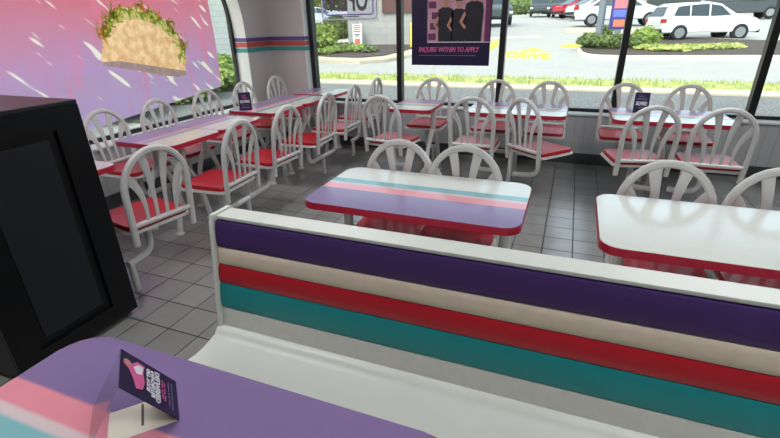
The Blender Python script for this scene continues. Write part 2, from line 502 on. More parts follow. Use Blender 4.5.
# left glazing
w2 = struct(empty('window_2', (XG, 2.9, SILL)))
outl = [(XG, y, z) for y, z in [(WY0+.03, SILL+.02)]+[(min(max(y, WY0+.03), WY1-.03), arch_z(y)-.025) for y in ys]+[(WY1-.03, SILL+.02)]]
wp('window_frame', sweep(B(), outl, .028, .03, seg=4, closed=True, up=(1, 0, 0)), M['black'], w2)
bm = B(); vs = [bm.verts.new(Vector(p)+Vector((.004, 0, 0))) for p in outl]; bm.faces.new(vs)
r = bmesh.ops.extrude_face_region(bm, geom=bm.faces[:]); [setattr(v, 'co', v.co-Vector((.006, 0, 0))) for v in r['geom'] if isinstance(v, bmesh.types.BMVert)]
wp('pane', bm, M['glass'], w2)

# ------------------------------------------------------------------ unseen ceiling panels, added to fill the interior with light
for i, (x, y) in enumerate(((-1.9, 3.3), (1.2, 3.3), (-1.9, .6), (1.2, .6))):
    pos = ('nearest the two window walls', 'by the back windows on the right', 'above the left aisle', 'over the booth side on the right')[i]
    t = empty('ceiling_fill_light', (x, y, ZC-.05), 0, 'added unseen ceiling fill light panel ' + pos, 'light', 'added ceiling fill lights')
    link('frame', box(B(), -.62, .62, -.32, .32, -.0, .049, .005), M['wallwhite'], t)
    link('diffuser', box(B(), -.58, .58, -.28, .28, -.008, .001), M['lamp'], t)

# ------------------------------------------------------------------ dining tables
ZT = .74
def table(cx, cy, w, d, rz, lam, label, group, cols, r=.07, sp_=.26):
    """w along local x, d along local y; purple edge at local -y.  cols: world offsets of the two columns"""
    t = empty('dining_table', (cx, cy, 0), rz, label, 'table', group)
    s = .5708/d*1.0
    bm = prism(B(), rrect(w-.004, d-.004, r), 'z', ZT-.03, ZT)
    es = [e for e in bm.edges if all(abs(v.co.z-ZT) < 1e-6 for v in e.verts)]
    bmesh.ops.bevel(bm, geom=es, offset=.003, segments=2, affect='EDGES')
    link('tabletop', bm, lam, t)
    bm = B()
    o = rrect(w, d, r+.003); inn = rrect(w-.0045, d-.0045, r)
    prof = [(0, ZT-.031), (1, ZT-.034), (1.0, ZT-.030), (1.0, ZT-.007), (.5, ZT-.0015), (0, ZT-.0035)]
    rings = []
    for f, z in prof:
        rings.append([bm.verts.new((a[0]*f+b[0]*(1-f), a[1]*f+b[1]*(1-f), z)) for a, b in zip(o, inn)])
    n = len(o)
    for A, C in zip(rings, rings[1:]+rings[:1]):
        for k in range(n): bm.faces.new((A[k], A[(k+1) % n], C[(k+1) % n], C[k]))
    link('edge_band', bm, M['edge'], t, True)
    ri = Matrix.Rotation(-rz, 3, 'Z')
    for (ox, oy) in cols:
        bm = B()
        sweep(bm, [(ox, oy, ZT-.034), (ox, oy, .50)], .026, seg=10)
        box(bm, ox-.06, ox+.06, oy-.11, oy+.11, ZT-.042, ZT-.031)
        for sgn in (-1, 1):
            pts = [Vector((ox, oy, .52))]+bez((ox, oy, .50), (ox, oy+sgn*sp_*.4, .44), (ox, oy+sgn*sp_*.65, .32), 5)+[Vector((ox, oy+sgn*sp_, .03)), Vector((ox, oy+sgn*(sp_+.004), .0))]
            sweep(bm, pts, .022, seg=8)
            lathe(bm, [(.035, .0), (.035, .008), (.024, .02)], 10, ox, oy+sgn*(sp_+.004))
        for v in bm.verts: v.co = ri @ v.co
        link('trestle_leg', bm, M['chair'], t, True)
    return t
G4, G2 = 'four-seat striped tables', 'two-seat striped tables along the left wall'
# centre table
table(-.617, 1.955, 1.01, .575, 0, M['lam'], 'long striped table standing alone just behind the booth backrest', G4, [(-.40, 0), (.42, 0)])
table(.68, 1.92, 1.01, .585, 0, M['lam3'], 'plain pale table with red edge at right behind the booth', G4, [(-.40, 0), (.42, 0)])
table(-.435, 4.36, .87, .60, PI, M['lam'], 'long striped table under the back windows holding a scrap of paper', G4, [(0, 0)])
table(.79, 4.33, .87, .60, PI, M['lam'], 'long striped table under the back windows with a navy card holder', G4, [(0, 0)])
table(-1.405, 4.34, .43, .60, PI, M['lam'], 'small striped table below the first window post, behind a lone turned chair', G4, [(.165, 0)])
table(-.625, .350, 1.06, .57, PI, M['lam2'], 'purple booth table in the foreground holding the tall navy card', G4, [(-.40, 0), (.42, 0)], r=.09)
LT = [(1.60, 'striped two-seat table nearest the black cabinet'), (2.535, 'striped two-seat table in front of the taco picture, near one of a touching pair'),
      (3.07, 'striped two-seat table at the left wall, far one of the pair before the taco picture'),
      (3.79, 'striped two-seat table by the left wall with a navy card holder on it'),
      (4.33, 'striped two-seat table next to the corner column, beyond the card holder'),
      (4.93, 'striped table standing in the far left corner below the back window')]
for i, (y, lb) in enumerate(LT):
    table(-2.81, y, .53 if i != 5 else .50, .57, -PI/2, M['lam4'] if i in (0, 1, 2) else M['lam'], lb, G2, [(.09, 0), (-.19, 0)], r=.06, sp_=.17)

# ------------------------------------------------------------------ chairs
def make_chair():
    """arch stands over local y=0, the seat reaches to +y"""
    t = empty('dining_chair')
    m = M['chair']
    def lean(z): return -(z-.40)*.09
    pts = [(-.186, lean(.355), .355), (-.188, lean(.5), .5), (-.191, lean(.62), .62), (-.192, lean(.675), .675)]
    for i in range(1, 16):
        a = PI-PI*i/16
        pts.append((.192*math.cos(a), lean(.675+.215*math.sin(a)), .675+.215*math.sin(a)))
    pts += [(.192, lean(.675), .675), (.191, lean(.62), .62), (.188, lean(.5), .5), (.186, lean(.355), .355)]
    link('back_frame', sweep(B(), pts, .0185, .016, seg=8, up=(0, 1, 0), power=2.6), m, t, True)
    link('cross_rail', sweep(B(), [(-.19, lean(.475), .475), (.19, lean(.475), .475)], .0155, seg=8), m, t, True)
    for xb, xt, zt in ((-.092, -.174, .765), (-.031, -.070, .873), (.031, .070, .873), (.092, .174, .765)):
        n = 12; P = []; R = []
        for i in range(n+1):
            s = i/n; z = .475+(zt-.475)*s
            k = s**3.3 if abs(xb) > .05 else s**2.6
            x = xb+(xt-xb)*k
            P.append((x, lean(z), z))
            wdt = .011+.016*max(0, (s-.25)/.75)**1.1
            R.append((wdt, .0065))
        link('spindle', sweep(B(), P, .01, .006, seg=8, up=(0, 1, 0), radii=R, power=3), m, t, True)
    # seat pan: slightly dished, rolled front
    w, d, c = .40, .40, .215
    def cush(z0, z1, w, d, r, dish, nm, mm, inset=.012):
        bm = B(); rings = []
        o = rrect(w, d, r, 5)
        def ring(f, z, dz=0): return [bm.verts.new((x*f, c+y*f, z-dz*(1-min(1, (y*f/(d/2))**2*.6+.4*(x*f/(w/2))**2)))) for x, y in o]
        rings = [ring(.93, z0), ring(1, z0+.004), ring(1, z1-.007), ring(.975, z1), ring(.8, z1, dish), ring(.5, z1, dish), ring(.2, z1, dish)]
        n = len(o)
        for A, C in zip(rings, rings[1:]):
            for k in range(n): bm.faces.new((A[k], A[(k+1) % n], C[(k+1) % n], C[k]))
        bm.faces.new(rings[0][::-1]); bm.faces.new(rings[-1])
        return link(nm, bm, mm, t, True)
    cush(.433, .462, .385, .385, .045, .010, 'seat', M['seat'])
    cush(.412, .433, .415, .405, .05, 0, 'seat_rim', m)
    return t
def support(t, dx, dy, post, name='support_tube'):
    """tube from under the seat down to low level and along (dx, dy); post to the floor at its end"""
    c = Vector((0, .215, 0))
    e = Vector((dx, dy, 0))
    L = e.length
    pts = rounded([c+Vector((0, 0, .412)), c+Vector((0, 0, .19)), c+e+Vector((0, 0, .19))], .09, 6)
    link(name, sweep(B(), pts, .022, seg=10), M['chair'], t, True)
    if post:
        bm = B(); p = c+e-e.normalized()*.02
        sweep(bm, [(p.x, p.y, .19), (p.x, p.y, .0)], .019, seg=10)
        link('floor_post', bm, M['chair'], t, True)
proto = make_chair()
used = [False]
GA, GW, GB, GC = 'red-seated chairs along the aisle', 'red-seated chairs against the left window', 'red-seated chairs at the back tables', 'red-seated chairs behind the booth'
def chair(x, y, rz, label, group, sup):
    if not used[0]: o = proto; used[0] = True
    else: o = copy_tree(PT)
    o.location = (x, y, 0); o.rotation_euler = (0, 0, rz)
    o['label'] = label; o['category'] = 'chair'; o['group'] = group
    return o, sup
PT = None
CH = []
def place(x, y, deg, label, group, sup):
    CH.append((x, y, deg, label, group, sup))
# aisle side of the left row, seats towards the wall (-x); sup = (world dx, dy) of the low tube, post?
A = 'white arch-back chair'
place(-2.16, 1.78, 80, A + ' nearest the black cabinet', GA, (.02, -.20, 1))
place(-2.15, 2.50, 93, A + ' on the aisle, second behind the black cabinet', GA, (0, .31, 1))
place(-2.16, 3.11, 88, A + ' on the aisle, third behind the black cabinet', GA, (0, -.30, 0))
place(-2.17, 3.81, 93, A + ' on the aisle, fourth behind the black cabinet', GA, (0, .31, 1))
place(-2.17, 4.40, 92, A + ' on the aisle, fifth behind the black cabinet', GA, (0, -.28, 0))
place(-2.17, 5.02, 92, A + ' seen edge-on beside the far corner table', GA, (0, -.2, 1))
W = 'arch-back chair with its back to the '
place(-3.47, 1.60, -90, W + 'left window, nearest the camera', GW, (0, .2, 1))
place(-3.47, 2.55, -90, W + 'left window, under the middle of the taco picture', GW, (0, .27, 1))
place(-3.47, 3.09, -88, W + 'left window, under the far end of the taco', GW, (0, -.27, 0))
place(-3.47, 3.72, -92, W + 'left window, below the purple film edge', GW, (0, .31, 1))
place(-3.47, 4.33, -90, W + 'left window, before the black arched frame', GW, (0, -.30, 0))
place(-3.45, 4.95, -90, W + 'far corner, the last along the left wall', GW, (0, -.2, 1))
# back row, near side (seats towards +y)
N = 'white arch-back chair '
place(-1.58, 3.84, -9, N + 'turned a little, in front of the small back table', GB, (.12, 0, 1))
place(-.765, 3.93, -1, N + 'square to the long back table, left of a swivelled one', GB, (.22, 0, 1))
place(-.315, 3.93, -40, N + 'swivelled to show its whole red seat, by the open floor', GB, (-.22, 0, 0))
place(.60, 3.83, 13, N + 'in front of the table with the card holder', GB, (.22, 0, 1))
place(1.07, 3.85, 0, N + 'at right on the near side of the card holder table', GB, (-.22, 0, 0))
# back row, window side (seats towards -y)
V = 'white arch-back chair against the back windows, '
place(-1.45, 5.05, 180, V + 'beneath the navy hiring poster', GB, (.1, 0, 1))
place(-.74, 5.06, 180, V + 'in front of the second window post', GB, (.26, 0, 1))
place(-.20, 5.04, 180, V + 'behind the scrap of paper', GB, (-.26, 0, 0))
place(.51, 5.04, 180, V + 'in front of the third window post', GB, (.26, 0, 1))
place(1.06, 5.04, 180, V + 'right of the navy card holder', GB, (-.26, 0, 0))
# behind the booth
place(-.84, 2.25, 180, 'white arch-back chair tucked under the central striped table, left one', GC, (.21, 0, 1))
place(-.468, 2.23, 180, 'white arch-back chair tucked under the central striped table, right one', GC, (-.19, 0, 0))
place(.475, 2.23, 180, 'white arch-back chair tucked under the plain pale table, left one', GC, (.21, 0, 1))
place(.91, 2.25, 180, 'white arch-back chair tucked under the plain pale table, right one', GC, (-.21, 0, 0))
for i, (x, y, deg, lb, gp, sup) in enumerate(CH):
    o = proto if i == len(CH)-1 else copy_tree(proto)
    rz = math.radians(deg)
    o.location = (x, y, 0); o.rotation_euler = (0, 0, rz)
    tag(o, lb, 'chair', gp)
    v = Matrix.Rotation(-rz, 2) @ Vector(sup[:2])
    if i != len(CH)-1: support(o, v.x, v.y, sup[2])
    else: last = (o, v, sup[2])
support(last[0], last[1].x, last[1].y, last[2])

# ------------------------------------------------------------------ booth bench
bn = empty('booth_bench', (.4, 1.0, 0), 0, 'long booth bench with purple, cream, red and teal striped backrest', 'bench')
def bpart(name, bm, m, smooth=False, parent=None):
    for v in bm.verts: v.co -= bn.location
    return link(name, bm, m, parent or bn, smooth)
BX0, BX1 = -1.10, 1.95
def fy(z): return 1.040+.062*(z-.45)/.45
def pad(z0, z1, bulge):
    pts = []
    n = 8
    for i in range(n+1):
        s = i/n; z = z0+.0015+(z1-z0-.003)*s
        pts.append((fy(z)-bulge*.5*(1-abs(2*s-1)**3)-.004, z))
    pts += [(fy(z1)+.03, z1-.0015), (fy(z0)+.03, z0+.0015)]
    return prism(B(), pts, 'x', BX0+.012, BX1-.012)
for nm, z0, z1, m in (('purple', .791, .886, 'v_purple'), ('cream', .727, .791, 'v_cream'), ('red', .655, .727, 'v_red'), ('teal', .558, .655, 'v_teal'), ('white', .455, .558, 'v_white')):
    o = bpart('backrest_pad', pad(z0, z1, .010 if nm != 'white' else .004), M[m], True)
    o['label'] = nm + ' vinyl backrest band'
bpart('cap', box(B(), BX0+.008, BX1-.008, 1.104, 1.183, .888, .901, .003), M['benchwhite'])
bpart('back_panel', prism(B(), [(1.075, 0), (1.182, 0), (1.182, .889), (1.128, .889), (1.072, .45)], 'x', BX0+.012, BX1-.012), M['benchwhite'])
for x0 in (BX0-.004, BX1-.012):
    bpart('end_panel', prism(B(), [(1.02, .45), (fy(.45)-.016, .455), (fy(.88)-.018, .88), (fy(.9)-.012, .908), (1.185, .908), (1.187, 0), (1.02, 0)], 'x', x0, x0+.016), M['benchwhite'])
sp = [(1.05, .484), (1.036, .487), (1.022, .483), (1.012, .473), (1.004, .464), (.99, .461), (.945, .452), (.90, .451), (.86, .457), (.82, .467), (.76, .474), (.70, .474), (.655, .464), (.632, .44), (.625, .41), (.635, .385), (1.045, .385)]
bpart('seat', prism(B(), sp, 'x', BX0-.004, BX1), M['benchwhite'], True)
bpart('base', box(B(), BX0+.03, BX1-.03, .72, 1.06, 0, .386), M['dgrey'])

# ------------------------------------------------------------------ black cabinet at left
cb = empty('waste_cabinet', (-2.46, 1.16, 0), 0, 'black waste cabinet with recessed grey side panel at the left', 'cabinet')
link('body', box(B(), -.30, .285, -.31, .31, .03, 1.18, .006), M['blackp'], cb)
link('plinth', box(B(), -.27, .27, -.28, .28, 0, .04), M['black'], cb)
bm = B()
for a in ((.285, .30, -.31, .31, .03, .12), (.285, .30, -.31, .31, 1.08, 1.18), (.285, .30, .18, .31, .12, 1.08), (.285, .30, -.31, -.2, .12, 1.08)): box(bm, *a)
link('panel_frame', bm, M['blackp'], cb)
link('side_panel', box(B(), .284, .288, -.16, .14, .16, 1.04, .001), M['dgrey'], cb)
bm = B(); box(bm, -.30, .30, -.31, .31, 1.18, 1.20, .004); link('lid', bm, M['dgrey'], cb)

# ------------------------------------------------------------------ things on the tables
def card_holder(x, y, rz, label, lines):
    t = empty('card_holder', (x, y, ZT+.0005), rz, label, 'sign', 'small navy card holders')
    w, h = .115, .165
    k = math.tan(.14)
    def face(sgn, m, nm):
        bm = B()
        prism(bm, [(sgn*.025, .0), (sgn*.028, .0), (sgn*.003, h), (0, h)], 'x', -w/2, w/2)
        return link(nm, bm, m, t)
    face(-1, M['navy'], 'front_card'); face(1, M['plastclear'], 'back_panel')
    link('foot', box(B(), -w/2, w/2, -.028, .028, 0, .003), M['plastclear'], t)
    for s, z, ww, hh, m in lines:
        bm = text_mesh(s, ww, hh, .02)
        yy = -.0285+.0285*(z/h)
        xf(bm, (-ww/2, yy-.0015, z), (1, 0, 0), (0, .17, .985), (0, -1, 0))
        link('lettering', bm, m, t)
    return t
card_holder(-2.93, 3.62, math.radians(38), 'small navy card holder on the striped table near the corner', [('GET', .035, .018, M['pink_txt']), ('MORE', .0, .02, M['pink_txt'])][:0] +
            [('GET', .128, .04, .016, M['pink_txt']), ('TASTY', .106, .05, .014, M['pink_txt']), ('DELIVERED', .068, .09, .026, M['white_txt']), ('to your door', .044, .07, .012, M['grey_txt']), ('order now', .022, .08, .012, M['pink_txt'])])
pp = atz(643, 112, ZT)
card_holder(pp.x-.03, pp.y-.02, math.radians(2), 'small navy card holder on the table beneath the right back window', [('GET', .13, .05, .014, M['grey_txt']), ('REWARDS', .105, .075, .016, M['grey_txt']), ('DELIVERED', .062, .085, .03, M['white_txt']), ('SOON', .035, .05, .015, M['grey_txt'])])
tag(link('paper_scrap', prism(B(), [(-.06, -.03), (.055, -.035), (.065, .01), (.02, .03), (-.05, .025)], 'z', 0, .003), M['paper'], None, loc=(-.12, 4.42, ZT+.0005)), 'crumpled tan paper scrap lying on the long back table', 'paper')

# tall tent card on the purple table
A0 = Vector((-.831, .502, 0)); rdir = Vector((.745, -.667, 0)).normalized(); nd = Vector((.667, .745, 0)).normalized()
LEN, HW, HT = .125, .083, .130
tc = empty('table_tent_card', (A0+rdir*LEN/2+Vector((0, 0, ZT+.0005))), math.atan2(rdir.y, rdir.x), 'tall folded navy card standing on the purple table', 'sign')
def tent(u, v, w): return (u, v, w)
x0, x1 = -LEN/2, LEN/2
def slab(p, q, th, x0, x1):        # p,q in (y,z)
    d = Vector((q[0]-p[0], q[1]-p[1])); d.normalize(); n = Vector((-d.y, d.x))*th
    return prism(B(), [p, q, (q[0]+n.x, q[1]+n.y), (p[0]+n.x, p[1]+n.y)], 'x', x0, x1)
link('printed_face', slab((HW, 0), (0, HT), -.0015, x0, x1), M['navy'], tc)
link('rear_face', slab((-HW, 0), (0, HT), .0015, x0, x1), M['plastclear'], tc)
link('base_card', box(B(), x0+.035, x1, -HW*.6, HW*.97, 0, .0012), M['cream'], tc)
link('base_line', box(B(), x0+.04, x1-.02, .012, .017, .0012, .0018), M['fascia'], tc)
fd = Vector((0, HW, -HT)).normalized(); fn = Vector((0, HT, HW)).normalized()
FL = math.hypot(HW, HT)
def on_face(bm, u, s):            # u along ridge (text x runs from the near end... ), s down the face
    return xf(bm, Vector((u, 0, HT))+fd*s+fn*.0022, (1, 0, 0), -fd, fn)
# lettering reads across the ridge direction, line under line down the slope
def facetext(s, u, sl, w, h, m, bold=.03):
    bm = text_mesh(s, w, h, bold); 
    for v in bm.verts: v.co.x = v.co.x
    link('lettering', on_face(bm, u, sl), m, tc)
def pic(poly, m, dz=0):
    bm = prism(B(), poly, 'z', 0, .0006+dz); link('picture', on_face(bm, 0, .062), m, tc)
pic([(-.045, 0), (-.02, .004), (.01, .0), (.034, .006), (.04, .022), (.012, .03), (-.01, .042), (-.02, .056), (-.036, .05), (-.03, .034), (-.048, .02)], M['pink_txt'])
pic([(-.038, .004), (-.012, .008), (-.006, .022), (-.022, .03), (-.038, .018)], M['white_txt'], .0004)
pic([(-.034, .04), (-.022, .036), (-.018, .05), (-.028, .056), (-.036, .05)], M['skin'], .0005)
facetext('GET YOUR', -.045, .077, .075, .010, M['white_txt'])
facetext('FAVORITES', -.045, .089, .085, .010, M['white_txt'])
facetext('DELIVERED', -.05, .103, .098, .012, M['white_txt'])
facetext('order ahead', -.035, .112, .06, .005, M['pink_txt'], 0)
facetext('use our app', -.03, .120, .06, .005, M['pink_txt'], 0)
facetext('delivery fees apply', -.04, .130, .08, .004, M['grey_txt'], 0)
facetext('see store for details', -.04, .138, .085, .004, M['grey_txt'], 0)

# ------------------------------------------------------------------ posters and the neon sign
hp = empty('hiring_poster', (-1.352, YG-.058, 1.02), 0, 'navy hiring poster hanging in the back window', 'poster')
PW, PH = .915, 1.02
link('sheet', box(B(), -PW/2, PW/2, 0, .004, 0, PH), M['navy'], hp)
ph0, ph1, px0, px1 = .255, .92, -PW/2+.19, PW/2-.01
link('photograph', box(B(), px0, px1, -.002, .0005, ph0, ph1), M['photo_a'], hp)
bm = B()
for i in range(6):
    x = px0+.01+.02*(i % 3); z = ph0+.02+.11*i
    box(bm, x, x+.09, -.003, -.001, z, z+.07)
link('printed_shelves', bm, M['photo_b'], hp)
bm = box(B(), px1-.06, px1, -.003, -.001, ph0, ph1); link('printed_wall', bm, M['photo_b'], hp)
def figure(cx, s, lab):
    """flat printed worker cut off at the waist"""
    z = ph0+.003
    body = [(-.10, 0), (.10, 0), (.105, .18), (.115, .34), (.10, .42), (.03, .45), (-.03, .45), (-.10, .42), (-.115, .34), (-.105, .18)]
    bm = prism(B(), [(cx+a*s, z+b*s) for a, b in body], 'y', -.0045, -.003)
    head = [(cx+.045*s*math.cos(t), z+(.52+.06*math.sin(t))*s) for t in [2*PI*i/14 for i in range(14)]]
    o = link('printed_person', bm, M['clothes'], hp)
    o['label'] = 'printed worker in black uniform'
    bm = prism(B(), head, 'y', -.0052, -.0035)
    prism(bm, [(cx+a*s, z+b*s) for a, b in ((-.02, .44), (.02, .44), (.02, .47), (-.02, .47))], 'y', -.005, -.0035)
    link('printed_face', bm, M['skin'], o)
    bm = prism(B(), [(cx+a*s, z+b*s) for a, b in ((-.115, .34), (-.175, .22), (-.11, .14), (-.09, .165), (-.14, .22), (-.095, .30))], 'y', -.0052, -.0035)
    link('printed_arm', bm, M['skin'], o)
    cap = [(cx+.05*s*math.cos(t), z+(.545+.055*math.sin(t))*s) for t in [PI*i/10 for i in range(11)]]
    link('printed_cap', prism(B(), cap, 'y', -.006, -.004), M['clothes'], o)
figure(px0+.21, .80, ''); figure(px0+.36, .76, ''); figure(px0+.53, .92, '')
bm = text_mesh('INQUIRE WITHIN TO APPLY', .70, .066, .0)
b2 = bm.copy(); me_ = bpy.data.meshes.new('t'); [setattr(v, 'co', v.co+Vector((.0045, 0, .0004))) for v in b2.verts]; b2.to_mesh(me_); bm.from_mesh(me_); b2.free(); bpy.data.meshes.remove(me_)
xf(bm, (-PW/2+.085, -.001, .135), (1, 0, 0), (.2, 0, 1), (0, -1, 0)); link('lettering', bm, M['pink_txt'], hp)
link('underline', box(B(), -PW/2+.09, -PW/2+.76, -.002, 0, .105, .111), M['grey_txt'], hp)
link('photo_border', box(B(), px0, px1, -.0025, 0, ph0-.008, ph0), M['white_txt'], hp)

ns = empty('neon_sign', (-2.60, YG-.075, 1.535), 0, 'unlit open sign with clear frame in the leftmost back window', 'sign')
bm = B(); NW, NH = .72, .42
sweep(bm, [(x, 0, z+NH/2) for x, z in rrect(NW, NH, .04, 4)], .009, seg=8, closed=True); link('outer_tube', bm, M['neonw'], ns, True)
bm = B(); sweep(bm, [(x, 0, z+NH/2+.005) for x, z in rrect(NW-.09, NH-.09, .03, 4)], .008, seg=8, closed=True); link('inner_tube', bm, M['neonp'], ns, True)
bm = text_mesh('OPEN', .50, .26, .02, mirror=True, extrude=.012); xf(bm, (-.25, .006, .085), (1, 0, 0), (0, 0, 1), (0, -1, 0)); link('lettering', bm, M['neon'], ns)
link('backing', box(B(), -NW/2-.02, NW/2+.02, .012, .016, -.025, NH+.02, .001), M['plastclear'], ns)
link('transformer', box(B(), -.13, .13, .0, .012, .022, .034), M['neon'], ns)

# taco film on the left window
FX = XG+.012
def fcol(k):
    g = k.n('ShaderNodeNewGeometry'); sp = k.n('ShaderNodeSeparateXYZ'); k.l(g.outputs['Position'], sp.inputs[0])
    rp = k.n('ShaderNodeValToRGB'); e = rp.color_ramp.elements
    e[0].position = .0; e[0].color = srgb((188, 168, 212)); e[1].position = 1; e[1].color = srgb((222, 122, 136))
    a = e.new(.32); a.color = srgb((190, 156, 202)); a = e.new(.62); a.color = srgb((212, 142, 170))
    nz = k.n('ShaderNodeTexNoise'); nz.inputs['Scale'].default_value = 1.6; nz.inputs['Detail'].default_value = 3; k.l(g.outputs['Position'], nz.inputs['Vector'])
    z = k.math('DIVIDE', k.math('SUBTRACT', sp.outputs[2], .72), 1.15)
    k.l(k.math('ADD', z, k.math('MULTIPLY', k.math('SUBTRACT', nz.outputs['Fac'], .5), .5)), rp.inputs[0])
    # slanting dark and pale streaks of the print
    rot = k.n('ShaderNodeMapping'); rot.inputs['Rotation'].default_value = (math.radians(-48), 0, 0); k.l(g.outputs['Position'], rot.inputs['Vector'])
    mp = k.n('ShaderNodeMapping'); mp.inputs['Scale'].default_value = (1, 8, 1.9)
    k.l(rot.outputs[0], mp.inputs['Vector'])
    n2 = k.n('ShaderNodeTexNoise'); n2.inputs['Scale'].default_value = 1.7; n2.inputs['Detail'].default_value = 1; k.l(mp.outputs[0], n2.inputs['Vector'])
    st = k.math('SMOOTH_MIN', 1.0, k.math('MULTIPLY', k.math('MAXIMUM', k.math('SUBTRACT', n2.outputs['Fac'], .63), 0.0), 18), .1)
    mp2 = k.n('ShaderNodeMapping'); mp2.inputs['Scale'].default_value = (1, 8, 1.1); mp2.inputs['Location'].default_value = (3, 5, 1)
    k.l(g.outputs['Position'], mp2.inputs['Vector'])
    n3 = k.n('ShaderNodeTexNoise'); n3.inputs['Scale'].default_value = 1.5; k.l(mp2.outputs[0], n3.inputs['Vector'])
    s3 = k.math('SMOOTH_MIN', 1.0, k.math('MULTIPLY', k.math('MAXIMUM', k.math('SUBTRACT', n3.outputs['Fac'], .56), 0.0), 7), .1)
    c = k.mix(k.math('MULTIPLY', s3, .55), rp.outputs[0], srgb((236, 132, 160)))
    return k.mix(k.math('MULTIPLY', st, .85), c, srgb((255, 250, 235)))
M['film'] = mat_film('printed_window_film', fcol, .8)
def noisecol(a, b, sc, lo=.35, hi=.65):
    def f(k):
        g = k.n('ShaderNodeNewGeometry'); nz = k.n('ShaderNodeTexNoise'); nz.inputs['Scale'].default_value = sc; nz.inputs['Detail'].default_value = 5
        k.l(g.outputs['Position'], nz.inputs['Vector'])
        rp = k.n('ShaderNodeValToRGB'); rp.color_ramp.elements[0].position = lo; rp.color_ramp.elements[1].position = hi
        rp.color_ramp.elements[0].color = srgb(a); rp.color_ramp.elements[1].color = srgb(b)
        k.l(nz.outputs['Fac'], rp.inputs[0]); return rp.outputs[0]
    return f
M['shell'] = mat_film('printed_taco_shell', noisecol((226, 176, 128), (250, 212, 168), 18), .9)
M['shellb'] = mat_film('printed_shell_edge', noisecol((158, 132, 134), (178, 148, 146), 14), .85)  # greyer printed strip along the shell's lower edge
M['filling'] = mat_film('printed_filling', noisecol((196, 190, 120), (226, 206, 150), 10), .85)
M['lettuce'] = mat_film('printed_lettuce', noisecol((196, 222, 150), (232, 242, 190), 14), .45)
M['cheese'] = mat_film('printed_cheese', noisecol((250, 220, 150), (255, 236, 170), 14), .5)
tp = empty('taco_window_film', (FX, 3.0, .7), 0, 'pink and purple see-through film with a giant taco on the left window', 'poster')
def tpart(name, bm, m):
    for v in bm.verts: v.co -= tp.location
    return link(name, bm, m, tp)
br_ = atx(222, 86, FX); tr_ = atx(205, 0, FX); bl_ = atx(97, 128, FX); mr_ = atx(216, 45, FX)
slope = (br_.z-bl_.z)/(br_.y-bl_.y)
yl = WY0+.10
ol = [(yl, bl_.z-slope*(bl_.y-yl)), (br_.y-.03, br_.z-.003), (br_.y, br_.z+.03), (mr_.y, mr_.z)]
for i in range(1, 9):
    a = PI/2*i/8; ol.append((tr_.y-.55+.55*math.cos(a)+(mr_.y-tr_.y)*(1-i/8), tr_.z-.05+.42*math.sin(a)))
ol += [(WY0+.7, tr_.z+.37), (yl+.1, tr_.z+.1), (yl, tr_.z-.1)]
def pp2(px, py, dx=0): q = atx(px, py, FX); return (q.y, q.z)
so = [(102, 62), (102, 50), (105, 38), (112, 26), (122, 20), (136, 19), (150, 22), (162, 29), (172, 39), (180, 52), (185, 66), (186, 71), (170, 68.5), (140, 64), (120, 61)]
edge = [(102, 62), (120, 61), (140, 64), (170, 68.5), (186, 71), (186, 75), (178, 77), (160, 75), (140, 71), (120, 68), (103, 66)]
fill = [(102, 46), (103, 30), (108, 18), (115, 10), (122, 6), (130, 9), (136, 6), (144, 12), (152, 11), (158, 18), (166, 20), (170, 28), (177, 33), (179, 43), (185, 49), (187, 64), (160, 60), (120, 40)]
from mathutils.geometry import delaunay_2d_cdt
polys = [ol]+[[pp2(*p) for p in q] for q in (so, edge, fill)]
dv, de = [], []
for q in polys:
    b0 = len(dv); dv += [Vector(p) for p in q]
    de += [(b0+k, b0+(k+1) % len(q)) for k in range(len(q))]
res = delaunay_2d_cdt(dv, de, [], 0, 1e-5)
def inside(pt, poly):
    c = False; j_ = len(poly)-1
    for i_ in range(len(poly)):
        (xi, yi), (xj, yj) = poly[i_], poly[j_]
        if (yi > pt[1]) != (yj > pt[1]) and pt[0] < (xj-xi)*(pt[1]-yi)/(yj-yi)+xi: c = not c
        j_ = i_
    return c
parts_ = {'film': [], 'taco_shell': [], 'taco_lower_edge': [], 'taco_filling': []}
for f in res[2]:
    c = sum((res[0][v] for v in f), Vector((0, 0)))/len(f)
    if inside(c, polys[1]): parts_['taco_shell'].append(f)
    elif inside(c, polys[2]): parts_['taco_lower_edge'].append(f)
    elif inside(c, polys[3]): parts_['taco_filling'].append(f)
    elif inside(c, polys[0]): parts_['film'].append(f)
for nm, mm in (('film', 'film'), ('taco_shell', 'shell'), ('taco_lower_edge', 'shellb'), ('taco_filling', 'filling')):
    bm = B(); vm = {}
    for f in parts_[nm]:
        for v in f:
            if v not in vm: vm[v] = bm.verts.new((FX, res[0][v].x, res[0][v].y))
        bm.faces.new([vm[v] for v in f])
    tpart(nm, bm, M[mm])
random.seed(3)
def shreds(n, m, nm, wd, ln, x):
    bm = B()
    arc = [(104, 36), (106, 24), (113, 14), (124, 8), (138, 8), (152, 12), (164, 20), (174, 31), (181, 44), (185, 56)]
    for i in range(n):
        t = random.random()*(len(arc)-1); k = int(t); f = t-k
        cx_ = arc[k][0]*(1-f)+arc[k+1][0]*f+random.gauss(0, 2.6); cy_ = arc[k][1]*(1-f)+arc[k+1][1]*f+random.gauss(0, 3.4)+2
        y, z = pp2(cx_, cy_); a = random.random()*PI; l = ln*random.uniform(.6, 1.3)
        pts = []
        for s in range(5):
            q = (s/4-.5)*l; b = math.sin(s*1.2+i)*l*.12
            pts.append((y+q*math.cos(a)-b*math.sin(a), z+q*math.sin(a)+b*math.cos(a)))
        nx, nz_ = -math.sin(a)*wd, math.cos(a)*wd
        prism(bm, pts+[(p[0]+nx, p[1]+nz_) for p in pts[::-1]], 'x', x, x+.0004)
    tpart(nm, bm, m)['kind'] = 'stuff'
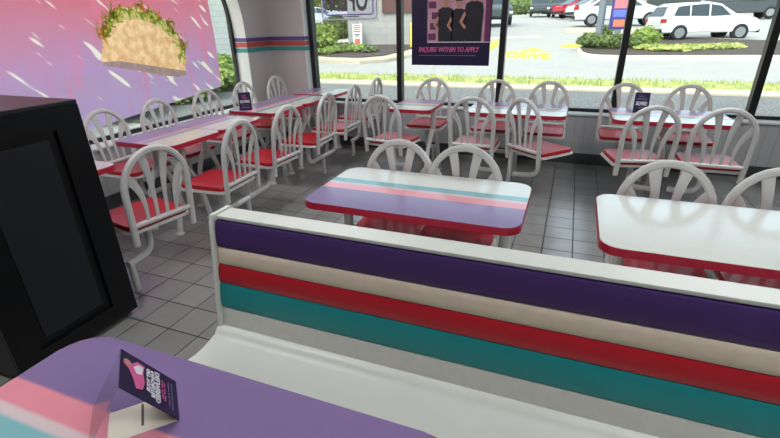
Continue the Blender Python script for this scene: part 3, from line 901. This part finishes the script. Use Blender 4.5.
shreds(110, M['lettuce'], 'lettuce', .018, .085, FX+.0012)
shreds(70, M['cheese'], 'cheese', .008, .12, FX+.0018)

# ------------------------------------------------------------------ outdoors
def ground_patch(name, poly, m, dz, kind='structure', sub=10, th=.12):
    """patch following the ground profile; poly of (x, y)"""
    ymin = min(p[1] for p in poly); ymax = max(p[1] for p in poly)
    bm = B(); vs = [bm.verts.new((x, y, 0)) for x, y in poly]; f = bm.faces.new(vs)
    cuts = [c for c in [13, 19, 29, 60] if ymin < c < ymax]
    for c in cuts:
        bmesh.ops.bisect_plane(bm, geom=bm.verts[:]+bm.edges[:]+bm.faces[:], plane_co=(0, c, 0), plane_no=(0, 1, 0))
    r = bmesh.ops.extrude_face_region(bm, geom=bm.faces[:])
    top = {v for v in r['geom'] if isinstance(v, bmesh.types.BMVert)}
    for v in bm.verts: v.co.z = gz(v.co.y)+(dz if v in top else dz-th)
    o = link(name, bm, m)
    if kind: o['kind'] = kind
    return o
struct(ground_patch('ground', [(-90, 5.6), (90, 5.6), (90, 190), (-90, 190)], M['asph'], -.02, th=.4))
struct(ground_patch('ground_left', [(-60, -30), (-4.1, -30), (-4.1, 5.6), (-60, 5.6)], M['asph'], -.02, th=.4))
struct(ground_patch('gravel_strip', [(-12, 5.62), (14, 5.62), (14, 11.1), (-12, 11.1)], M['gravel'], .0, th=.03))
struct(ground_patch('kerb_near', [(-12, 11.0), (14, 11.0), (14, 11.75), (-12, 11.75)], M['conc'], .03, th=.1))
def blades(name, x0, x1, y0, y1, n, h, m, label, cat='grass', wide=.02):
    bm = B(); random.seed(11)
    ground = []
    nx = 40
    # uneven turf sheet
    rows = [[bm.verts.new((x0+(x1-x0)*i/nx, y0+(y1-y0)*j/6, gz(y0+(y1-y0)*j/6)+(.045+.03*noise.noise(Vector((i*.7, j*1.3, 0)))) * (1 if 0 < j < 6 else 0))) for i in range(nx+1)] for j in range(7)]
    for j in range(6):
        for i in range(nx): bm.faces.new((rows[j][i], rows[j][i+1], rows[j+1][i+1], rows[j+1][i]))
    for _ in range(n):
        x, y = random.uniform(x0, x1), random.uniform(y0, y1); a = random.random()*PI; hh = h*random.uniform(.5, 1.3)
        z = gz(y); dx, dy = math.cos(a)*wide, math.sin(a)*wide; lx, ly = random.gauss(0, .03), random.gauss(0, .03)
        bm.faces.new([bm.verts.new(p) for p in ((x-dx, y-dy, z), (x+dx, y+dy, z), (x+lx, y+ly, z+hh))])
    return tag(link(name, bm, m), label, cat, kind='stuff')
blades('grass_verge', -12, 14, 11.75, 13.1, 5000, .12, M['grass'], 'sunlit grass verge running beyond the back windows')

def bush(name, c, r, h, m, label, group=None, n=900, leaf=.06, cat='bush', seed=1):
    """leaf clumps over an uneven core"""
    random.seed(seed); bm = B()
    bmesh.ops.create_icosphere(bm, subdivisions=3, radius=1)
    for v in bm.verts:
        d = v.co.normalized(); k = .82+.30*noise.noise(d*2.2+Vector((seed, 0, 0)))
        v.co = Vector((d.x*r[0]*k, d.y*r[1]*k, h*.48+d.z*h*.50*k))
    for _ in range(n):
        d = Vector((random.gauss(0, 1), random.gauss(0, 1), random.gauss(.25, 1))).normalized()
        k = (.86+.32*noise.noise(d*2.2+Vector((seed, 0, 0))))*random.uniform(.9, 1.12)
        p = Vector((d.x*r[0]*k, d.y*r[1]*k, max(.02, h*.48+d.z*h*.50*k)))
        u = Vector((random.gauss(0, 1), random.gauss(0, 1), random.gauss(0, 1))).normalized(); w = u.orthogonal().normalized()
        s = leaf*random.uniform(.6, 1.4)
        bm.faces.new([bm.verts.new(p+q) for q in (u*s, w*s*.5, -u*s, -w*s*.5)])
    o = link(name, bm, m, None, False, loc=c)
    return tag(o, label, cat, group)
def tree(c, h, cw, label, m, seed, group='trees beyond the car park'):
    t = empty('leafy_tree', c, 0, label, 'tree', group)
    link('trunk', sweep(B(), [(0, 0, -.1), (.05, 0, h*.3), (0, .05, h*.6)], .16, seg=8), M['bark'], t, True)
    random.seed(seed); bm = B()
    for b in range(7):
        cc = Vector((random.uniform(-cw*.5, cw*.5), random.uniform(-cw*.3, cw*.3), h*random.uniform(.25, .85)))
        rr = cw*random.uniform(.3, .5)
        q = bmesh.ops.create_icosphere(bm, subdivisions=3, radius=rr)
        for v in q['verts']: v.co = cc+v.co*(1+.45*noise.noise(v.co*(1.8/rr)+cc))
    for _ in range(1600):
        f = bm.verts[random.randrange(400)] if False else None
        cc = Vector((random.gauss(0, cw*.36), random.gauss(0, cw*.25), h*random.uniform(.15, 1.0)))
        u = Vector((random.gauss(0, 1), random.gauss(0, 1), random.gauss(0, 1))).normalized(); w = u.orthogonal()
        s = .22*random.uniform(.6, 1.3)
        bm.faces.new([bm.verts.new(cc+q2) for q2 in (u*s, w*s*.5, -u*s, -w*s*.5)])
    link('crown', bm, m, t)
    return t

# planted bed by the building, left
def patch_px(name, pts, m, dz, th=.1):
    return struct(ground_patch(name, [tuple(atg(*p)[:2]) for p in pts], m, dz, th=th))
patch_px('kerb_left', [(300, 60), (330, 63), (360, 64), (385, 62), (405, 58), (430, 54), (430, 44), (300, 44)], M['conc'], .10, .2)
patch_px('planting_bed', [(302, 56.5), (330, 59.5), (360, 60.5), (382, 58.5), (402, 54), (418, 49.5), (430, 42), (300, 42)], M['mulch'], .14, .2)
patch_px('path', [(325, 51), (336, 48.5), (343, 34), (352, 34), (349, 49), (352, 52)], M['concw'], .17, .2)
# neighbouring building with grey block wall
w0 = atg(349, 47.5); w1_ = atg(412, 44)
bl = empty('neighbour_building', (w0.x, w0.y, gz(w0.y)), 0, 'grey block-walled building across the drive with brown fascia', 'building')
L = 17
BWD = aty(424, 40, w0.y).x-w0.x
bm = box(B(), 0, BWD, 0, 7, -.4, 6.2); link('wall', bm, M['block'], bl)
bm = box(B(), 1.9, BWD, -.12, 0, 1.55, 2.75); link('fascia', bm, M['fascia'], bl)
link('roof_edge', box(B(), -.1, BWD+.1, -.15, 7, 6.2, 6.5), M['fascia'], bl)
link('wall_lamp', box(B(), 1.7, 1.9, -.12, 0, 2.3, 2.6), M['conc'], bl)
s0 = atg(358, 49)
yb = w0.y-.6
q0 = aty(358, 47.5, s0.y)
sg = empty('yard_sign', (s0.x, s0.y, gz(s0.y)+.14), math.radians(6), 'small white upright sign in the planting bed against the grey wall', 'sign')
link('board', box(B(), -.24, .24, -.02, .02, .0, 1.0, .01), M['signw'], sg)
link('post', box(B(), -.03, .03, .02, .05, 0, 1.1), M['sgrey'], sg)
for i, (z, w) in enumerate(((.90, .34), (.81, .38), (.72, .30), (.63, .36), (.50, .30), (.43, .2))):
    link('print_line', box(B(), -w/2, w/2, -.024, -.02, z, z+.05), M['orange' if i in (0, 2) else 'grey_txt'], sg)
link('print_picture', box(B(), -.13, .13, -.024, -.02, .1, .33), M['orange'], sg)
def bz(px, py): p = atg(px, py); return (p.x, p.y, gz(p.y)+.12)
bush('round_shrub', bz(320, 52), (.95, .8), 1.15, M['leafb'], 'big bright green shrub at the left of the planting bed', n=1600, leaf=.08, seed=2)
bush('dark_shrub', bz(337, 42), (.9, .6), 1.2, M['leafm'], 'darker shrub growing against the grey building corner', n=1200, leaf=.09, seed=5)
for i, (x, y, w, h) in enumerate(((336, 55.5, .6, .3), (346, 54, .6, .4), (358, 54.5, .55, .32), (369, 55, .45, .25), (325, 57, .5, .22))):
    bush('low_plant', bz(x, y), (w, .4), h, M['leafm'] if i % 2 else M['leafb'], ['low plant before the path', 'low leafy plant left of the white sign', 'low leafy plant right below the white sign', 'low spreading plant right of the white sign', 'lowest sprawling plant by the left kerb'][i], 'low bedding plants', n=350, leaf=.07, seed=20+i)
bc = atg(412, 50)
t = empty('bollard', (bc.x, bc.y, gz(bc.y)), 0, 'yellow bollard beside the grey building, half behind the poster', 'bollard')
link('post', lathe(B(), [(.09, 0), (.09, 1.1), (.07, 1.16), (.02, 1.18)], 14), M['yellow'], t, True)

# parking island, right
patch_px('kerb_island', [(577, 51), (578, 54.5), (583, 57.5), (592, 59.2), (620, 60), (683, 60), (820, 60), (820, 44), (700, 40), (640, 38.5), (600, 42), (583, 46)], M['concw'], .10, .2)
patch_px('island_bed', [(580.5, 51), (582, 54), (587, 56), (595, 57.2), (620, 58), (683, 58), (820, 58), (820, 45.5), (700, 41.5), (640, 40), (603, 43), (586, 47)], M['mulch'], .14, .2)
patch_px('sidewalk', [(565, 33), (640, 33.5), (650, 28.5), (566, 28)], M['conc'], .02, .05)
for i, (x, y, w, h, m) in enumerate(((589, 50.5, .52, .55, 'leafm'), (603, 51.5, .52, .52, 'leafm'), (616, 51.5, .5, .55, 'leafm'), (642, 50.5, .55, .75, 'leafb'), (604, 43, .3, .55, 'leafb'), (629, 51, .45, .5, 'leafm'))):
    bush('island_shrub', bz(x, y), (w, .42), h, M[m], ['shrub at the rounded tip of the parking island', 'shrub in front of the grey light pole', 'shrub below the blue menu board', 'yellow-green shrub nearest the white hatchback', 'small yellow tuft at the foot of the light pole', 'shrub just left of the yellow-green one'][i], 'parking island shrubs', n=900, leaf=.06, seed=40+i)
for i, (x, y) in enumerate(((655, 53), (668, 54.5), (690, 53), (720, 52))):
    bush('grass_tuft', bz(x, y), (.8, .3), .18, M['grass'], ['grass tuft below the white hatchback bumper', 'grass tuft by the rear wheel of the white hatchback', 'grass tuft under the middle of the white hatchback', 'rightmost grass tuft on the parking island'][i], 'grass tufts on the island', n=300, leaf=.08, cat='grass', seed=60+i)
p0 = atg(597, 45)
t = empty('light_pole', (p0.x, p0.y, gz(p0.y)+.12), 0, 'thick blue-grey lamp post on the parking island', 'pole')
link('pole', lathe(B(), [(.15, 0), (.15, 4.5), (.12, 6)], 14), M['sgrey'], t, True)
link('base', lathe(B(), [(.24, 0), (.24, .18), (.16, .22)], 14), M['conc'], t, True)
p0 = atg(615, 46)
t = empty('menu_board', (p0.x, p0.y, gz(p0.y)+.12), math.radians(-8), 'blue and salmon menu board on a post in the parking island', 'sign')
sc = p0.y/F*1.06
hz = 10*sc
link('post', box(B(), -.12, .12, -.06, .06, 0, hz+.1), M['sgrey'], t)
link('board', box(B(), -7.0*sc, 7.0*sc, -.08, .08, hz, hz+26*sc, .02), M['signn'], t)
link('print_panel', box(B(), -5*sc, 5*sc, -.086, -.079, hz+15*sc, hz+23.5*sc), M['salmon'], t)
link('print_panel', box(B(), -5*sc, 5*sc, -.086, -.079, hz+9*sc, hz+14*sc), M['bluep'], t)
link('print_panel', box(B(), -4*sc, 5*sc, -.086, -.079, hz+2*sc, hz+7*sc), M['orange'], t)

def car(p, rz, body, kind, label, cat='car', s=1.0, detail=True):
    """length along local x, nose at +x"""
    t = empty('parked_car', p, rz, label, cat, 'cars in the car park')
    if kind == 'sedan':
        lo = [(-2.3, .32), (-2.34, .62), (-2.28, .93), (-1.75, 1.0), (-1.05, 1.42), (-.1, 1.48), (.55, 1.38), (1.25, .98), (2.0, .86), (2.3, .66), (2.32, .34)]
        win = [[(-1.45, 1.02), (-.98, 1.34), (-.28, 1.41), (-.28, 1.0)], [(-.20, 1.0), (-.20, 1.41), (.42, 1.33), (.98, 1.0)]]
        wh = (-1.4, 1.42); wr = .33; rearw = [(-1.78, 1.03), (-1.12, 1.4)]; fw = [(1.22, 1.0), (.6, 1.37)]
    elif kind == 'suv':
        lo = [(-2.2, .38), (-2.26, .75), (-2.2, 1.02), (-2.0, 1.5), (-1.7, 1.68), (-.2, 1.72), (.45, 1.6), (1.05, 1.12), (1.95, 1.0), (2.2, .8), (2.22, .38)]
        win = [[(-1.72, 1.14), (-1.55, 1.52), (-1.02, 1.58), (-1.02, 1.12)], [(-.95, 1.12), (-.95, 1.59), (-.16, 1.62), (-.16, 1.1)], [(-.08, 1.1), (-.08, 1.61), (.38, 1.53), (.82, 1.12)]]
        wh = (-1.35, 1.38); wr = .37; rearw = [(-2.17, 1.12), (-1.98, 1.52)]; fw = [(1.02, 1.14), (.48, 1.58)]
    else:
        lo = [(-2.7, .5), (-2.72, 1.1), (-.75, 1.12), (-.6, 1.75), (.7, 1.8), (1.2, 1.22), (2.4, 1.12), (2.7, .95), (2.7, .48)]
        win = [[(-.55, 1.2), (-.45, 1.65), (.05, 1.68), (.05, 1.2)], [(.13, 1.2), (.13, 1.68), (.62, 1.68), (.98, 1.22)]]
        wh = (-1.75, 1.75); wr = .42; rearw = [(-.73, 1.2), (-.62, 1.66)]; fw = [(1.17, 1.25), (.75, 1.74)]
    W = .9
    bm = B()
    n = len(lo); rows = []
    def hw(z): return W if z < .95 else W-(z-.95)*.34
    sect = [[(x, -hw(z), z) for x, z in lo], [(x, hw(z), z) for x, z in lo]]
    v0 = [bm.verts.new(q) for q in sect[0]]; v1 = [bm.verts.new(q) for q in sect[1]]
    bm.faces.new(v0); bm.faces.new(v1[::-1])
    for i in range(n): bm.faces.new((v0[i], v0[(i+1) % n], v1[(i+1) % n], v1[i]))
    bmesh.ops.bevel(bm, geom=bm.edges[:], offset=.05, segments=3, affect='EDGES')
    link('body', bm, body, t, True)
    bm = B()
    for w in win:
        for sgn in (-1, 1):
            a = [bm.verts.new((x, sgn*(hw(z)+.006), z)) for x, z in w]
            b = [bm.verts.new((x, sgn*(hw(z)-.04), z)) for x, z in w]
            bm.faces.new(a); bm.faces.new(b[::-1])
            for i in range(len(w)): bm.faces.new((a[i], a[(i+1) % len(w)], b[(i+1) % len(w)], b[i]))
    for (xa, za), (xb, zb), d in ((*rearw, -1), (*fw, 1)):
        ya, yb2 = hw(za)-.10, hw(zb)-.12; o_ = .012*d
        a = [bm.verts.new(q) for q in ((xa+o_, -ya, za), (xa+o_, ya, za), (xb+o_, yb2, zb+.012), (xb+o_, -yb2, zb+.012))]
        b = [bm.verts.new(v.co-Vector((.04*d, 0, .02))) for v in a]
        bm.faces.new(a); bm.faces.new(b[::-1])
        for i in range(4): bm.faces.new((a[i], a[(i+1) % 4], b[(i+1) % 4], b[i]))
    link('windows', bm, M['cglass'], t)
    for x in wh:
        for sgn in (-1, 1):
            ya, yb2 = sgn*(W-.2), sgn*(W+.015)
            bm = lathe(B(), [(wr-.03, min(ya, yb2)), (wr, min(ya, yb2)+.02), (wr, max(ya, yb2)-.02), (wr-.03, max(ya, yb2))], 20, x, wr, 'y')
            wl = link('wheel', bm, M['tyre'], t, True)
            o_ = sgn*(W+.016)
            bm = lathe(B(), [(wr*.62, min(o_, o_+sgn*.008)), (wr*.62, max(o_, o_+sgn*.008))], 16, x, wr, 'y')
            link('hubcap', bm, M['hub'], wl)
    xr, xf_ = lo[1][0], lo[-2][0]
    for sgn in (-1, 1):
        link('tail_light', box(B(), xr-.01, xr+.22, sgn*W-.14*(sgn > 0)-.012*(sgn < 0), sgn*W+.14*(sgn < 0)+.012*(sgn > 0), .84, 1.0, .01), M['tail'], t)
        link('head_light', box(B(), xf_-.28, xf_+.01, sgn*W-.22*(sgn > 0)-.008*(sgn < 0), sgn*W+.22*(sgn < 0)+.008*(sgn > 0), .66, .8, .01), M['headl'], t)
    link('rear_bumper', box(B(), xr-.05, xr+.12, -W+.03, W-.03, .36, .56, .03), M['dgrey'], t)
    link('front_bumper', box(B(), xf_-.1, xf_+.05, -W+.03, W-.03, .34, .5, .03), M['dgrey'], t)
    return t
C_ = dict(silver=mat('silver_paint', (196, 202, 210), .25, coat=.5, namt=.02), white=mat('white_car_paint', (228, 230, 228), .25, coat=.5, namt=.02),
          red=mat('red_car_paint', (190, 52, 66), .25, coat=.5, namt=.02), dark=mat('dark_car_paint', (44, 50, 56), .25, coat=.5, namt=.02),
          green=mat('grey_green_paint', (74, 86, 88), .3, coat=.4, namt=.02))
def g3(px, py): p = atg(px, py); return (p.x, p.y, gz(p.y))
def g4(px, d):
    r_ = ray(px, 20); return (r_.x*d/r_.y, d, gz(d))
q = g3(618, 26.5)
car((q[0], q[1]+.9, gz(q[1]+.9)), math.radians(2), C_['silver'], 'sedan', 'silver saloon parked side-on behind the blue menu board')
q = Vector(g3(677, 43.5)); ra = math.radians(16)
cc_ = q+Matrix.Rotation(ra, 3, 'Z') @ Vector((1.35*.86, .9*.86, 0))
hb = car((cc_.x, cc_.y, gz(cc_.y)-.02), ra, C_['white'], 'suv', 'white hatchback parked at the right edge with red tail light')
hb.scale = (.86, .86, .86)
car(g4(583, 43), math.radians(30), C_['red'], 'sedan', 'red car parked left of the silver ones')
car(g4(600, 39), math.radians(25), C_['white'], 'sedan', 'pale car squeezed between the red and silver ones')
car(g4(539, 50), math.radians(-85), C_['dark'], 'suv', 'black car parked far off, left of its pair')
car(g4(560, 47), math.radians(-95), C_['dark'], 'suv', 'black car with pale bonnet parked far off, right of its pair')
car(g4(495, 33), math.radians(-78), C_['green'], 'pickup', 'grey-green truck coming along beside the window post')
car(g4(316, 40), math.radians(50), C_['silver'], 'sedan', 'pale car glimpsed between trees at the far left')
car(g4(735, 36), math.radians(0), C_['dark'], 'sedan', 'dark saloon parked at the far right beyond the hatchback')

q = g3(660, 33)
t = empty('lime_sign', (q[0], q[1]+.6, gz(q[1])), math.radians(10), 'lime green standing sign behind the white hatchback', 'sign')
sc = q[1]/F
link('board', box(B(), -5*sc, 5*sc, -.05, .05, .2, .2+16*sc, .04), M['signg'], t)
link('cap', box(B(), -4*sc, 4*sc, -.06, -.05, 9*sc, 12*sc), M['signw'], t)
link('foot', box(B(), -4*sc, 4*sc, -.2, .2, 0, .2), M['conc'], t)
q = g3(652, 22)
t = empty('shop_building', (q[0]+9.5, q[1]+14, gz(q[1]+14)), 0, 'low grey shop building behind the cars at right', 'building')
link('wall', box(B(), -10, 24, 0, 6, -.5, 4.5), M['block'], t)
for i in range(5): link('shop_window', box(B(), -8.5+i*6, -4.5+i*6, -.06, 0, .4, 2.8), M['cglass'], t)
link('roof_edge', box(B(), -10.3, 24.3, -.4, 6, 4.5, 5), M['signw'], t)

# drive marking
def road_word(word, pa, pb, h, label):
    a, b = atg(*pa), atg(*pb); w = (b-a).length
    bm = text_mesh(word, w, h, .05, extrude=.004)
    ex = (b-a).normalized(); ez = Vector((0, 0, 1))
    for v in bm.verts:
        y = a.y+ex.y*v.co.x+v.co.y; x = a.x+ex.x*v.co.x+v.co.y*.0
        v.co = Vector((x, y, gz(y)-.019+v.co.z*2))
    o = link('road_marking', bm, M['yellow']); tag(o, label, 'road marking')
    return o
road_word('DRIVE', (503.5, 57), (549, 59.5), 1.5, 'yellow DRIVE lettering painted on the lane')
a = atg(533, 49)
bm = B(); prism(bm, [(-.55, -.35), (.55, -.35), (0, .45)], 'z', 0, .008)
for v in bm.verts: v.co = Vector((a.x+v.co.x, a.y+v.co.y, gz(a.y+v.co.y)-.018+v.co.z))
tag(link('road_arrow', bm, M['yellow']), 'yellow arrowhead painted beyond the DRIVE lettering', 'road marking')
for i, (pa, pb, m, wd) in enumerate((((484, 51), (500, 40), 'yellow', .45), ((470, 39), (540, 35.5), 'concw', .5), ((528, 37), (542, 36), 'concw', .35), ((568, 47), (578, 44), 'yellow', .9))):
    A_, B_ = atg(*pa), atg(*pb); d = (B_-A_).normalized(); nn = Vector((-d.y, d.x, 0))*wd/2
    P = [A_-nn, B_-nn, B_+nn, A_+nn]
    bm = B(); v0 = [bm.verts.new((p.x, p.y, gz(p.y)-.012)) for p in P]; v1 = [bm.verts.new((p.x, p.y, gz(p.y)-.03)) for p in P]
    bm.faces.new(v0); bm.faces.new(v1[::-1])
    for k in range(4): bm.faces.new((v0[k], v0[(k+1) % 4], v1[(k+1) % 4], v1[k]))
    tag(link('road_line', bm, M[m]), ['slanting yellow line by the navy poster edge', 'long pale line across the lane', 'short white dash on the lane', 'yellow hatch at the tip of the parking island'][i], 'road marking')

# trees in the distance
for i, (px, d, h, w, m) in enumerate(((304, 58, 9, 4, 'leafm'), (328, 66, 8, 4, 'leafd'), (352, 75, 10, 4, 'leafd'), (470, 95, 11, 5, 'leafd'), (497, 74, 10, 4, 'leafd'), (518, 84, 9, 4, 'leafm'), (538, 98, 10, 5, 'leafd'), (560, 72, 10, 4.4, 'leafm'), (583, 104, 11, 5, 'leafd'), (612, 78, 10, 4.5, 'leafd'), (650, 96, 11, 5, 'leafm'), (700, 84, 10, 5, 'leafd'), (745, 104, 10, 5, 'leafm'), (800, 76, 10, 5, 'leafd'), (428, 80, 10, 4, 'leafd'), (275, 68, 9, 4, 'leafd'))):
    r = ray(px, 20); k = d/r.y
    where = ['tree at the far left behind the pale car', 'dark tree over the shrubs by the grey building', 'dark tree behind the corner of the grey building', 'dark tree behind the navy poster', 'dark tree above the grey-green truck', 'lighter tree right of the truck', 'dark tree above the left black car', 'lighter tree above the right black car', 'dark tree above the red car', 'dark tree behind the menu board', 'lighter tree above the lime sign', 'dark tree above the white hatchback', 'lighter tree far to the right', 'dark tree at the extreme right', 'dark tree behind the left side of the poster', 'dark tree hidden near the corner column'][i]
    tree((r.x*k, d, gz(d)), h, w, where, M[m], 100+i)
for i, (px, d) in enumerate(((505, 62), (522, 66), (548, 70), (576, 72))):
    r = ray(px, 20); k = d/r.y
    bush('lot_shrub', (r.x*k, d, gz(d)), (3.2, 1.2), 1.9, M['leafm'], ['low shrub right behind the truck', 'low shrub left of the black cars', 'low shrub between the black cars', 'low shrub beside the red car'][i], 'shrubs at the edge of the car park', n=700, leaf=.18, seed=80+i)

# beyond the left window
for i, y in enumerate((3.2, 5.15, 7.1, 9.05)):
    bush('hedge_shrub', (-7.4-.25*i, y+.6, -.02), (.75, .98), .82, M['leafb'], ['sunlit hedge shrub outside the left window, nearest one', 'sunlit hedge shrub outside the left window, second one', 'sunlit hedge shrub outside the left window, third one', 'sunlit hedge shrub outside the left window, farthest one'][i], 'hedge outside the left window', n=1500, leaf=.06, seed=90+i)
nb = empty('pale_building', (-13, 6, 0), 0, 'pale block building seen past the purple film', 'building')
link('wall', box(B(), -4, 0, -8, 11, -.3, 5), M['pale_block'], nb)
link('roof_edge', box(B(), -4, .3, -8.2, 11.2, 5, 5.3), M['conc'], nb)
struct(ground_patch('sidewalk_left', [(-6.3, -6), (-4.1, -6), (-4.1, 5.6), (-6.3, 5.6)], M['concw'], .0, th=.03))

# ------------------------------------------------------------------ light
wd = bpy.data.worlds.new('sky'); scene.world = wd; wd.use_nodes = True
nt = wd.node_tree; bg = nt.nodes['Background']
sky = nt.nodes.new('ShaderNodeTexSky'); sky.sky_type = 'NISHITA'; sky.sun_disc = False
sky.sun_elevation = math.radians(48); sky.sun_rotation = math.radians(200); sky.dust_density = 4; sky.air_density = 1
mixn = nt.nodes.new('ShaderNodeMix'); mixn.data_type = 'RGBA'; mixn.inputs[0].default_value = .75
nt.links.new(sky.outputs[0], mixn.inputs[6]); mixn.inputs[7].default_value = (1.0, .99, .96, 1)
sc_ = nt.nodes.new('ShaderNodeMix'); 
nt.links.new(mixn.outputs[2], bg.inputs[0]); bg.inputs[1].default_value = 1.2
nt.nodes.remove(sc_)
def portal(name, loc, rot, sx, sy):
    ld = bpy.data.lights.new(name, 'AREA'); ld.shape = 'RECTANGLE'; ld.size = sx; ld.size_y = sy
    ld.cycles.is_portal = True
    o = bpy.data.objects.new(name, ld); COL.objects.link(o); o.location = loc; o.rotation_euler = rot
portal('window_portal', ((XO+XR)/2, YG+.1, (SILL+ZH)/2), (-PI/2, 0, 0), XR-XO, ZH-SILL)
portal('window_portal', (XG-.1, (WY0+WY1)/2, (SILL+ZH)/2), (0, -PI/2, 0), ZH-SILL, WY1-WY0)
sn = bpy.data.lights.new('sun', 'SUN'); sn.energy = .7; sn.angle = math.radians(12); sn.color = (1, .97, .9)
so_ = bpy.data.objects.new('sun', sn); COL.objects.link(so_); so_.rotation_euler = (math.radians(38), math.radians(8), math.radians(-30))

vs_ = scene.view_settings
vs_.view_transform = 'Standard'; vs_.look = 'None'; vs_.gamma = 1; vs_.use_curve_mapping = False
vs_.exposure = 0.35
try:
    scene.cycles.max_bounces = 8; scene.cycles.transparent_max_bounces = 12
    scene.cycles.use_denoising = True; scene.cycles.sample_clamp_indirect = 8
except Exception: pass
